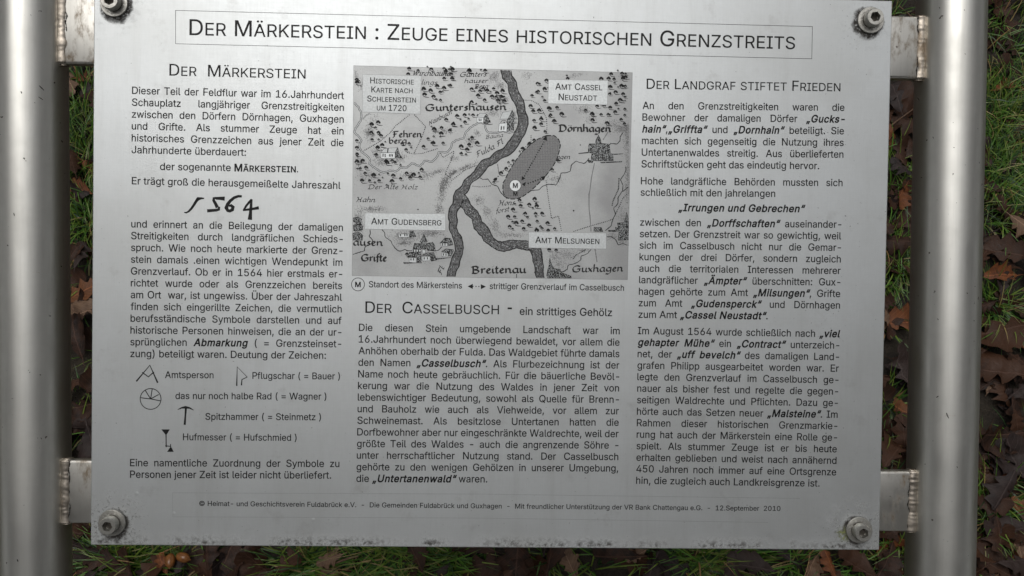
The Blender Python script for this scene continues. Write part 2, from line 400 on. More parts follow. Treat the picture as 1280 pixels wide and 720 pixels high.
for a in [(1250, 60, 45, 110), (1240, 130, 45, 200), (1262, 165, 50, 240), (1236, 200, 40, 220), (1270, 225, 40, 200), (1245, 255, 35, 120), (1290, 120, 50, 160), (1268, 20, 30, 50),
          (1246, 378, 20, 60), (1262, 392, 25, 60), (1238, 372, 16, 30), (1234, 585, 20, 28), (1246, 612, 22, 34), (1262, 640, 20, 20), (1238, 650, 18, 30), (1272, 545, 14, 14), (1250, 630, 20, 24), (1240, 600, 14, 20),
          (96, 110, 24, 120), (100, 150, 24, 140), (104, 190, 24, 140), (96, 215, 20, 60), (106, 262, 22, 110), (100, 285, 20, 60), (102, 340, 14, 14), (94, 490, 14, 16), (106, 535, 12, 12),
          (1112, 12, 20, 40), (1120, 200, 18, 30), (1118, 235, 16, 50), (1116, 300, 20, 26), (1124, 318, 22, 110), (1120, 340, 18, 60), (1114, 395, 18, 30), (1112, 500, 16, 40), (1118, 540, 16, 26), (1132, 600, 14, 20), (1135, 680, 20, 50), (1120, 700, 20, 40),
          (115, 705, 22, 60), (140, 698, 22, 100), (165, 706, 24, 110), (190, 692, 18, 50), (110, 690, 14, 30), (225, 712, 20, 26), (245, 695, 16, 24),
          (370, 700, 18, 70), (392, 712, 24, 80), (428, 700, 22, 70), (462, 706, 26, 120), (495, 700, 24, 110), (530, 698, 26, 120), (555, 704, 26, 110), (585, 698, 18, 60), (480, 690, 20, 60), (350, 712, 16, 20),
          (690, 694, 14, 20), (676, 708, 14, 18), (745, 712, 14, 14), (815, 700, 16, 30), (860, 700, 22, 140), (880, 706, 24, 160), (905, 698, 22, 110), (935, 692, 18, 40), (985, 700, 14, 18), (1005, 706, 12, 20), (1048, 694, 14, 12), (1090, 712, 16, 30), (1070, 700, 12, 14)]:
    pclump(*a)
# a few long single blades
for (px, py, L, az) in [(742, 690, .11, 140), (912, 700, .08, 60), (1226, 640, .09, 100), (250, 700, .10, 200), (955, 700, .07, 30), (610, 715, .06, 80), (730, 710, .08, 300), (1225, 30, .10, 300), (1228, 20, .09, 280)]:
    g = GR(px, py, .02)
    for q in range(3): blade(g.x + rng.uniform(-.006, .006), g.y + rng.uniform(-.006, .006), L, R(az) + q * .25, .6, .0024, gcol())
# scattered tufts elsewhere
def grassy(x, y): return noise.noise(Vector((x * 1.9 + 3.3, y * 1.9, 5.1)))
for _ in range(1500):
    a = rng.uniform(0, 6.283); rr = 3.6 * math.sqrt(rng.random()); x, y = rr * math.cos(a), .4 + rr * math.sin(a)
    g = grassy(x, y)
    if g < -.05 and rng.random() < .85: continue
    clump(x, y, rng.uniform(.02, .06), int(6 + 34 * max(0, g + .15)))
gm = bpy.data.meshes.new('grass'); gm.from_pydata(GV, [], GF); gm.shade_smooth()
at = gm.color_attributes.new('tint', 'FLOAT_COLOR', 'POINT')
at.data.foreach_set('color', np.array([(c[0], c[1], c[2], 1) for c in GC], dtype=np.float32).ravel())
grass = new_obj('grass', gm, M['grass']); grass['kind'] = 'stuff'
grass['label'] = 'tufts of wet green grass growing up between the leaves'; grass['category'] = 'grass'

# unseen oak wood round the clearing, added so the metal reflects dark trees ------------------------------------------
def unseen_woodland():
    V = []; F = []; MI = []
    def limb(p, q, r0, r1, n=6):
        d = (q - p).normalized(); x = d.orthogonal().normalized(); y = d.cross(x); k = len(V)
        for c, rr_ in ((p, r0), (q, r1)):
            for i in range(n): a = 2 * math.pi * i / n; V.append(tuple(c + x * math.cos(a) * rr_ + y * math.sin(a) * rr_))
        for i in range(n): F.append((k + i, k + (i + 1) % n, k + n + (i + 1) % n, k + n + i)); MI.append(0)
    for i in range(46):
        az = 2 * math.pi * i / 46 + rng.uniform(-.05, .05); back = max(0, -math.sin(az))
        rad = rng.uniform(9.5, 13) - 3.6 * back ** 1.5 + (i % 2) * 2.2; h = rng.uniform(12.5, 15.5)
        x, y = rad * math.cos(az), rad * math.sin(az); tp = Vector((x + rng.uniform(-.5, .5), y + rng.uniform(-.5, .5), h * .5)); b = Vector((x, y, -.1))
        limb(b, tp, .24, .15); limb(tp, Vector((tp.x, tp.y, h * .9)), .15, .03); cl = []
        for _ in range(18):
            a = rng.uniform(0, 6.28); e = Vector((tp.x + math.cos(a) * rng.uniform(.6, 2.4), tp.y + math.sin(a) * rng.uniform(.6, 2.4), rng.uniform(h * .22, h)))
            limb(Vector((x, y, min(h * .8, e.z * .75))), e, .07, .015, 4); cl.append(e)
        for e in cl:
            R_ = rng.uniform(.7, 1.35)
            for _ in range(85):
                d = Vector((rng.gauss(0, 1), rng.gauss(0, 1), rng.gauss(0, .8))).normalized() * R_ * rng.random() ** .4; c = e + d; s = rng.uniform(.10, .22)
                u = Vector((rng.gauss(0, 1), rng.gauss(0, 1), rng.gauss(0, 1))).normalized(); w = u.orthogonal().normalized(); k = len(V)
                V.extend([tuple(c - u * s), tuple(c - w * s * .7), tuple(c + u * s), tuple(c + w * s * .7)]); F.append((k, k + 1, k + 2, k + 3)); MI.append(1)
    me = mesh_of('unseen_woodland', V, F); me.materials.append(M['bark']); me.materials.append(M['crown']); me.polygons.foreach_set('material_index', MI)
    o = bpy.data.objects.new('unseen_woodland', me); C.objects.link(o); o['kind'] = 'stuff'
    o['label'] = 'dark autumn oak wood standing all round the small clearing'; o['category'] = 'unseen_woodland'
unseen_woodland()
# acorns, twigs --------------------------------------------------------
def lathe(prof, n=20):
    V = []; F = []
    for r_, z_ in prof:
        for i in range(n): a = 2 * math.pi * i / n; V.append((r_ * math.cos(a), r_ * math.sin(a), z_))
    for j in range(len(prof) - 1):
        for i in range(n): F.append((j * n + i, j * n + (i + 1) % n, (j + 1) * n + (i + 1) % n, (j + 1) * n + i))
    return V, F
acV, acF = lathe([(.0001, -.0098), (.0026, -.0094), (.0048, -.0075), (.0062, -.004), (.0066, .000), (.0062, .004), (.0046, .0075), (.0022, .0095), (.0008, .0105), (.0004, .0118), (.0001, .0122)])
acm = mesh_of('acorn', acV, acF, True); acm.materials.append(M['acorn'])
for i, (px, py, rx, rz, lab) in enumerate([(215, 701, 65, 10, 'shiny brown acorn nearest the bottom edge under the board'), (231, 697, 78, 75, 'rounder tan acorn beside the other one close below the board')]):
    g = GR(px, py, .03); o = bpy.data.objects.new('acorn', acm); C.objects.link(o); o.location = (g.x, g.y, .037); o.rotation_euler = (R(rx), 0, R(rz)); o.scale = (1.05,) * 3
    o['label'] = lab; o['category'] = 'acorn'; o['group'] = 'acorns in the grass'

# ------------------------------------------------------------------ the sign
sign = bpy.data.objects.new('information_board', None); C.objects.link(sign)
SB = Vector((0, -.47, 0)); sign.location = SB; sign.rotation_euler = (TILT, 0, 0)
OFF = WT.transposed() @ (ORG - SB)                      # board frame origin in the sign's frame
sign['label'] = 'grey metal information board with German text and an old map, bolted between two steel posts'
sign['category'] = 'information board'
def part(name, me, mat, parent=None, smooth=None):
    """part whose mesh is written in the board frame"""
    o = new_obj(name, me, mat, parent or sign)
    if parent is None: o.location = OFF
    return o

# plate
uL = (PX(117.5, 0).x + PX(113, 681).x) / 2; uR = (PX(1116, 0).x + PX(1098.5, 687).x) / 2
vB = (PX(113, 681.5).y + PX(1098.5, 687.3).y) / 2; vT = BOLT[0].y + .0165
TH = .003
def box_bm(bm, x0, x1, y0, y1, z0, z1, bev=0, seg=2):
    r = bmesh.ops.create_cube(bm, size=1); vs = r['verts']
    for v in vs: v.co = Vector((x0 if v.co.x < 0 else x1, y0 if v.co.y < 0 else y1, z0 if v.co.z < 0 else z1))
    if bev: bmesh.ops.bevel(bm, geom=list({e for v in vs for e in v.link_edges}), offset=bev, segments=seg, affect='EDGES', profile=.5)
bm = bmesh.new(); box_bm(bm, uL, uR, vB, vT, -TH, 0, .0007, 2)
plate = part('plate', bm_mesh('plate', bm), M['plate'])
plate.data.materials.append(M['plate_edge'])
for p in plate.data.polygons:
    if p.normal.z < .5: p.material_index = 1
# three little blisters under the lacquer
for px, py in ((217.5, 642), (391.5, 650), (171, 617)):
    c = PX(px, py); Vb, Fb = lathe([(.0024, -.0001), (.0018, -.00001), (.001, .00004), (.0001, .00006)], 14)
    part('blister', mesh_of('blister', [Vector(v) + c for v in Vb], Fb, True), M['plate'], plate)

# posts
DEP = -.0125; PR = .0252
def post(pts_px):
    a = PX(*pts_px[0], DEP); b = PX(*pts_px[1], DEP); d = (a - b) / (a.y - b.y)
    top = b + d * (.46 - b.y); low = b + d * (-.34 - b.y)
    path = [top, low]
    down = WT.transposed() @ Vector((0, 0, -1)); d0 = -d.normalized(); rad = .085
    ang = d0.angle(down); ax = d0.cross(down).normalized(); cen = low + (down - d0 * d0.dot(down)).normalized() * rad
    arm = low - cen
    for i in range(1, 13): path.append(cen + Matrix.Rotation(ang * i / 12, 3, ax) @ arm)
    end = path[-1]; wz = (ORG + WT @ end).z
    path.append(end + down * (wz + .08))
    return path
def tube(path, r, n=64, sub=True):
    V = []; F = []; P = [path[0]]
    for a, b in zip(path, path[1:]):
        k = max(1, int((b - a).length / .03)); P += [a.lerp(b, i / k) for i in range(1, k + 1)]
    for i, p in enumerate(P):
        t = (P[min(i + 1, len(P) - 1)] - P[max(i - 1, 0)]).normalized(); x = Vector((1, 0, 0)); y = t.cross(x).normalized(); x = y.cross(t)
        for j in range(n): a = 2 * math.pi * j / n; V.append(p + x * math.cos(a) * r + y * math.sin(a) * r)
    for i in range(len(P) - 1):
        for j in range(n): F.append((i * n + j, i * n + (j + 1) % n, (i + 1) * n + (j + 1) % n, (i + 1) * n + j))
    F.append(tuple(range(n))); F.append(tuple(reversed(range(len(V) - n, len(V)))))
    return V, F
PL = [(39.5, 100), (44.5, 700)]; PRt = [(1187, 100), (1174.5, 705)]
postsX = []
for pp in (PL, PRt):
    path = post(pp); o = part('post', mesh_of('post', *tube(path, PR), True), M['pipe'])
    postsX.append((PX(*pp[0], DEP), PX(*pp[1], DEP)))
def post_x(i, v):
    a, b = postsX[i]; return b.x + (a.x - b.x) * (v - b.y) / (a.y - b.y)

# knocks and scratches on the tubes
def on_post(i, px, py, lift=.00012):
    c0, c1 = postsX[i]; ax = (c0 - c1).normalized(); o = Vector((0, 0, BOARD_D)); d = ray(px, py); w = o - c1
    dp = d - ax * d.dot(ax); wp = w - ax * w.dot(ax); A = dp.dot(dp); B = 2 * dp.dot(wp); C_ = wp.dot(wp) - (PR + lift) ** 2
    return o + d * ((-B - math.sqrt(B * B - 4 * A * C_)) / (2 * A))
posts = [o for o in sign.children if o.name.startswith('post')]
def scratch(i, pts, w, mat):
    V = []; F = []
    for k, (x, y) in enumerate(pts):
        x2, y2 = pts[min(k + 1, len(pts) - 1)]; x1, y1 = pts[max(k - 1, 0)]; d = Vector((x2 - x1, y2 - y1)).normalized(); h = w * (.25 if k in (0, len(pts) - 1) else .5)
        V += [on_post(i, x - d.y * h, y + d.x * h), on_post(i, x + d.y * h, y - d.x * h)]
    for k in range(len(pts) - 1): F.append((2 * k, 2 * k + 1, 2 * k + 3, 2 * k + 2))
    part('scratch', mesh_of('scratch', V, F), M[mat], posts[i])
for i, pts, w, mat in [(0, [(49, 107), (52, 110), (55, 113)], 1.4, 'grime'), (0, [(48, 121), (51, 123), (54, 125)], 1.0, 'grime'), (0, [(26, 114), (26.8, 115.5), (27, 117)], 1.4, 'grime'), (0, [(43, 128), (44, 129)], 1.2, 'grime'), (0, [(17, 266), (17.6, 268), (18, 270)], 1.3, 'grime'), (0, [(21.5, 699), (22, 701), (22.6, 702)], 1.6, 'grime'), (0, [(51, 547), (52, 549)], 1.6, 'grime'), (0, [(40, 341), (45, 340), (50, 341)], 1.4, 'bar'),
                       (1, [(1170, 528), (1177, 521), (1184, 519), (1192, 519.5), (1203, 518)], 1.7, 'bar'), (1, [(1183, 516), (1184, 519), (1186, 523)], 1.6, 'grime'), (1, [(1170.5, 497), (1173, 495)], 2.0, 'grime'), (1, [(1166, 171), (1167, 173)], 1.5, 'grime'), (1, [(1196, 583), (1197, 585)], 1.4, 'grime'), (1, [(1212, 447), (1213, 451), (1212, 455)], 1.3, 'bar'), (1, [(1174, 9), (1175, 10.5)], 1.6, 'grime'), (1, [(1206, 67), (1207, 68)], 1.5, 'grime'), (1, [(1205, 12), (1206, 13)], 1.5, 'grime')]:
    scratch(i, pts, w, mat)
# brackets with welds
def bracket(side, y0, y1):
    px = 98 if side == 0 else 1122
    v1 = PX(px, y0, -.004).y; v0 = PX(px, y1, -.004).y; vm = (v0 + v1) / 2
    cx = post_x(side, vm); s = 1 if side == 0 else -1
    xe = cx + s * (PR - .004); xi = (uL + .047) if side == 0 else (uR - .047)
    bm = bmesh.new(); box_bm(bm, min(xe, xi), max(xe, xi), v0, v1, -.0125, -.0042, .0022, 3)
    bk = part('bracket', bm_mesh('bracket', bm, True), M['bar'])
    # weld bead: a lumpy strip between the bar's end and the tube
    V = []; F = []; n = 90; k = 9; x0 = cx + s * (PR + .0035)
    rr = random.Random(int(y0) + side)
    for i in range(n):
        t = i / (n - 1); v = v0 - .001 + (v1 - v0 + .002) * t
        nz = noise.noise(Vector((v * 130, side * 9 + y0, 1.3))); nz2 = noise.noise(Vector((v * 480, side * 9 + y0, 4.1))); fat = 1 if 2 < i < n - 3 else .6
        for j in range(k):
            a = math.pi * (j / (k - 1)); rx_ = .0060 * fat + nz * .0016; rz_ = .0040 * fat + nz * .00018 + nz2 * .00005
            jj = noise.noise(Vector((v * 420, j * 1.7, side + y0)))
            V.append((x0 + s * -.0022 + rx_ * math.cos(a), v, -.0098 + (rz_ + jj * .0003) * math.sin(a) * 1.75))
    for i in range(n - 1):
        for j in range(k - 1): F.append((i * k + j, i * k + j + 1, (i + 1) * k + j + 1, (i + 1) * k + j))
    F.append(tuple(range(k))); F.append(tuple(reversed(range(len(V) - k, len(V)))))
    part('weld', mesh_of('weld', V, F, True), M['weld'], bk)
    # dark open seams on both sides of the bead
    V = []; F = []
    for off, zz in ((.0046, -.0040), (-.0042, -.0046)):
        for i in range(60):
            va = v0 + (v1 - v0) * i / 60; vb = v0 + (v1 - v0) * (i + 1) / 60
            if noise.noise(Vector((va * 160, off * 900 + y0, 3.1))) < -.2: continue
            wd = [.00012 + .0010 * abs(noise.noise(Vector((q * 700, off * 400, 8.8)))) for q in (va, vb)]
            ct = [cx + s * (PR + off) + 0.0016 * noise.noise(Vector((q * 190, off * 500, 1.2))) for q in (va, vb)]; k2 = len(V)
            V += [(ct[0] - wd[0], va, zz), (ct[0] + wd[0], va, zz), (ct[1] + wd[1], vb, zz), (ct[1] - wd[1], vb, zz)]; F.append((k2, k2 + 1, k2 + 2, k2 + 3))
    part('weld_seam', mesh_of('weld_seam', V, F), M['grime'], bk)
bracket(0, -14, 80); bracket(0, 575, 655); bracket(1, 19, 98); bracket(1, 589, 665)

# bolts: hexagon socket screws on wide washers
def screw_mesh():
    V = []; F = []; n = 48; ro, rc, rs, h, dep = .00645, .0060, .0032, .0080, .0048
    rings = [(ro, 0), (ro, h - .0006), (rc, h)]
    for r_, z_ in rings:
        for i in range(n):
            a = 2 * math.pi * i / n; q = r_ * (1 - (.012 if (i % 2 and z_ < h - .0003) else 0)); V.append((q * math.cos(a), q * math.sin(a), z_))
    def hexr(a): return rs / math.cos((a + math.pi / 6) % (math.pi / 3) - math.pi / 6)
    for z_, k in ((h, 1.07), (h - .0004, 1), (h - dep, .98)):
        for i in range(n): a = 2 * math.pi * i / n; q = hexr(a) * k; V.append((q * math.cos(a), q * math.sin(a), z_))
    for j in range(5):
        for i in range(n): F.append((j * n + i, j * n + (i + 1) % n, (j + 1) * n + (i + 1) % n, (j + 1) * n + i))
    F.append(tuple(range(5 * n, 6 * n)))
    return mesh_of('bolt', V, F)
sm = screw_mesh()
for q in sm.polygons: q.use_smooth = abs(q.normal.z) < .3 and q.center.xy.length > .005
sm.update(); sm.materials.append(M['bolt'])
Vw, Fw = lathe([(.0066, .0000), (.0096, .0), (.01005, .0003), (.0101, .0012), (.0097, .0017), (.0058, .0018), (.0045, .0018)], 48)
wm = mesh_of('washer', Vw, Fw); wm.materials.append(M['bolt'])
for q in wm.polygons: q.use_smooth = abs(q.normal.z) < .9
for i, b in enumerate(BOLT):
    o = new_obj('bolt', sm, None, sign); o.location = OFF + Vector((b.x, b.y, .0019)); o.rotation_euler = ((.02, -.03)[i % 2], (.02, -.015, -.03, .02)[i], i * .7)
    w = new_obj('washer', wm, None, o); w.location = (0, 0, -.0017)
    n_ = bmesh.new()

# ------------------------------------------------------------------ print on the plate
class Ink:
    def __init__(s, z): s.V = []; s.F = []; s.z = z * 1e-5
    def p(s, x, y): v = PX(x, y); return (v.x, v.y, s.z)
    def poly(s, pts):
        k = len(s.V); s.V += [s.p(*q) for q in pts]; s.F.append(tuple(range(k, k + len(pts))))
    def stroke(s, pts, w, w1=None, closed=False):
        """ribbon of width w (photo pixels); w may be a list"""
        P = [Vector(q[:2]) for q in pts]; n = len(P)
        if closed: P.append(P[0]); n += 1
        ws = w if isinstance(w, (list, tuple)) else [w + ((w1 if w1 is not None else w) - w) * i / max(1, n - 1) for i in range(n)]
        k = len(s.V)
        for i in range(n):
            if closed and i in (0, n - 1): d = (P[1] - P[0]).normalized() + (P[n - 1] - P[n - 2]).normalized()
            elif i == 0: d = P[1] - P[0]
            elif i == n - 1: d = P[-1] - P[-2]
            else: d = (P[i + 1] - P[i]).normalized() + (P[i] - P[i - 1]).normalized()
            if d.length < 1e-6: d = P[i] - P[i - 1]
            d.normalize(); m = Vector((-d.y, d.x)) * ws[i] / 2
            s.V.append(s.p(P[i].x - m.x, P[i].y - m.y)); s.V.append(s.p(P[i].x + m.x, P[i].y + m.y))
        for i in range(n - 1): s.F.append((k + 2 * i, k + 2 * i + 1, k + 2 * i + 3, k + 2 * i + 2))
    def disc(s, x, y, r, n=20, ry=None): s.poly([(x + r * math.cos(2 * math.pi * i / n), y + (ry or r) * math.sin(2 * math.pi * i / n)) for i in range(n)])
    def circle(s, x, y, r, w, n=36): s.stroke([(x + r * math.cos(2 * math.pi * i / n), y + r * math.sin(2 * math.pi * i / n)) for i in range(n)], w, closed=True)
    def dots(s, pts, w, gap, r=random.Random(3)):
        P = [Vector(q) for q in pts]
        for a, b in zip(P, P[1:]):
            L = (b - a).length; k = max(1, round(L / gap)); d = (b - a) / L; m = Vector((-d.y, d.x))
            for i in range(k):
                c = a.lerp(b, (i + .5) / k); q = w * r.uniform(.42, .58)
                s.poly([c - d * q - m * q, c + d * q - m * q, c + d * q + m * q, c - d * q + m * q])
    def build(s, name, mat, parent=None):
        me = bpy.data.meshes.new(name); me.from_pydata(s.V, [], s.F); me.update()
        # every face must look up out of the plate
        bm = bmesh.new(); bm.from_mesh(me)
        fl = [f for f in bm.faces if f.normal.z < 0]; bmesh.ops.reverse_faces(bm, faces=fl); bm.to_mesh(me); bm.free()
        return part(name, me, M[mat], parent)

# letter outlines (a plain sans, regular and bold), packed
GLY = {}
def area(l): return sum(l[i - 1][0] * l[i][1] - l[i][0] * l[i - 1][1] for i in range(len(l))) / 2
def inside(p, l):
    c = False
    for i in range(len(l)):
        (x1, y1), (x2, y2) = l[i - 1], l[i]
        if (y1 > p[1]) != (y2 > p[1]) and p[0] < (x2 - x1) * (p[1] - y1) / (y2 - y1) + x1: c = not c
    return c
def fill_loops(loops):
    """outer loops run clockwise; a counter-clockwise loop is a hole of the outer it lies in"""
    from mathutils.geometry import tessellate_polygon
    V = []; T_ = []
    outs = [l for l in loops if area(l) < 0]; holes = [l for l in loops if area(l) > 0]
    for i, o in enumerate(outs):
        g = [o] + [h for h in holes if inside(h[0], o)]
        k = len(V); V += [(x, y, i * 2e-6) for l in g for x, y in l]
        T_ += [tuple(q + k for q in t_) for t_ in tessellate_polygon([[Vector((x, y, 0)) for x, y in l] for l in g])]
    return V, T_
def rim(loops, d, V, T_):
    """ribbons of half width d along every outline: makes the letter heavier"""
    for l in loops:
        l = [p for i, p in enumerate(l) if (Vector(p) - Vector(l[i - 1])).length > 1e-4]
        for i in range(len(l)):
            p, q = Vector(l[i - 1]), Vector(l[i]); e = (q - p).normalized() * d; m = Vector((-e.y, e.x)); p = p - e * .7; q = q + e * .7; k = len(V)
            V += [(*(p - m), 5e-6), (*(q - m), 5e-6), (*(q + m), 5e-6), (*(p + m), 5e-6)]; T_ += [(k, k + 1, k + 2), (k, k + 2, k + 3)]
    return V, T_
def make_glyphs():
    for c, adv, loops in OUTLINES:
        ch = chr(c); lo = ch.islower(); sx, sy = ((.935, .975) if lo else (.985, 1.0)); q = 509.0
        L = [[(l[i] / q * sx, l[i + 1] / q * sy) for i in range(0, len(l), 2)] for l in loops]
        GLY[(ch, False)] = (adv / q * sx, *rim(L, .018, *fill_loops(L))); GLY[(ch, 'light')] = (adv / q * sx, *rim(L, .008, *fill_loops(L)))
        L = [[(x * .985 + .03, y) for x, y in l] for l in L]; GLY[(ch, True)] = (adv / q * sx + .05, *rim(L, .046, *fill_loops(L)))
SLOG = []
def text(ink, s, a, b, cap, just=None, bold=False, ital=False):
    """one line of print from photo point a to b, capital height cap px.
    *bold italic*  ^small capitals^  just: fixed letter width, the word spaces stretch"""
    A = PX(*a); B = PX(*b); W_ = (B - A).length; ex = (B - A).normalized(); ey = Vector((-ex.y, ex.x, 0))
    H = cap * MM; items = []; sc = False; bi = False; prev = ' '
    for ch in s:
        if ch == '*': bi = not bi; continue
        if ch == '^': sc = not sc; continue
        if ch == ' ': items.append(None)
        else:
            k = 1.0; c = ch
            if sc and ch.islower(): c = ch.upper(); k = .8
            bb = bi or bold
            if cap > 12 and not bb: bb = 'light'
            items.append((GLY[(c, bb)], k, .2 if (bi or ital) else 0))
        prev = ch
    gw = sum(it[0][0] * it[1] for it in items if it) * H
    f, l = [it for it in items if it][0], [it for it in items if it][-1]
    lsb = min(v[0] for v in f[0][1]) * f[1] * H; rsb = (l[0][0] - max(v[0] for v in l[0][1])) * l[1] * H
    gw -= lsb + rsb; ns = sum(1 for it in items if it is None)
    if just is None: q = W_ / (gw + ns * .388 * H); spc = .388 * H * q; SLOG.append((round(q, 3), s[:24]))
    else: q = just; spc = (W_ - gw * q) / ns
    x = -lsb * q
    for it in items:
        if it is None: x += spc; continue
        (adv, V, T), k, sh = it; o = len(ink.V)
        for v in V:
            p = A + ex * (x + (v[0] + sh * v[1]) * k * H * q) + ey * (v[1] * k * H)
            ink.V.append((p.x, p.y, ink.z + v[2]))
        ink.F += [(t_[0] + o, t_[1] + o, t_[2] + o) for t_ in T]
        x += adv * k * H * q

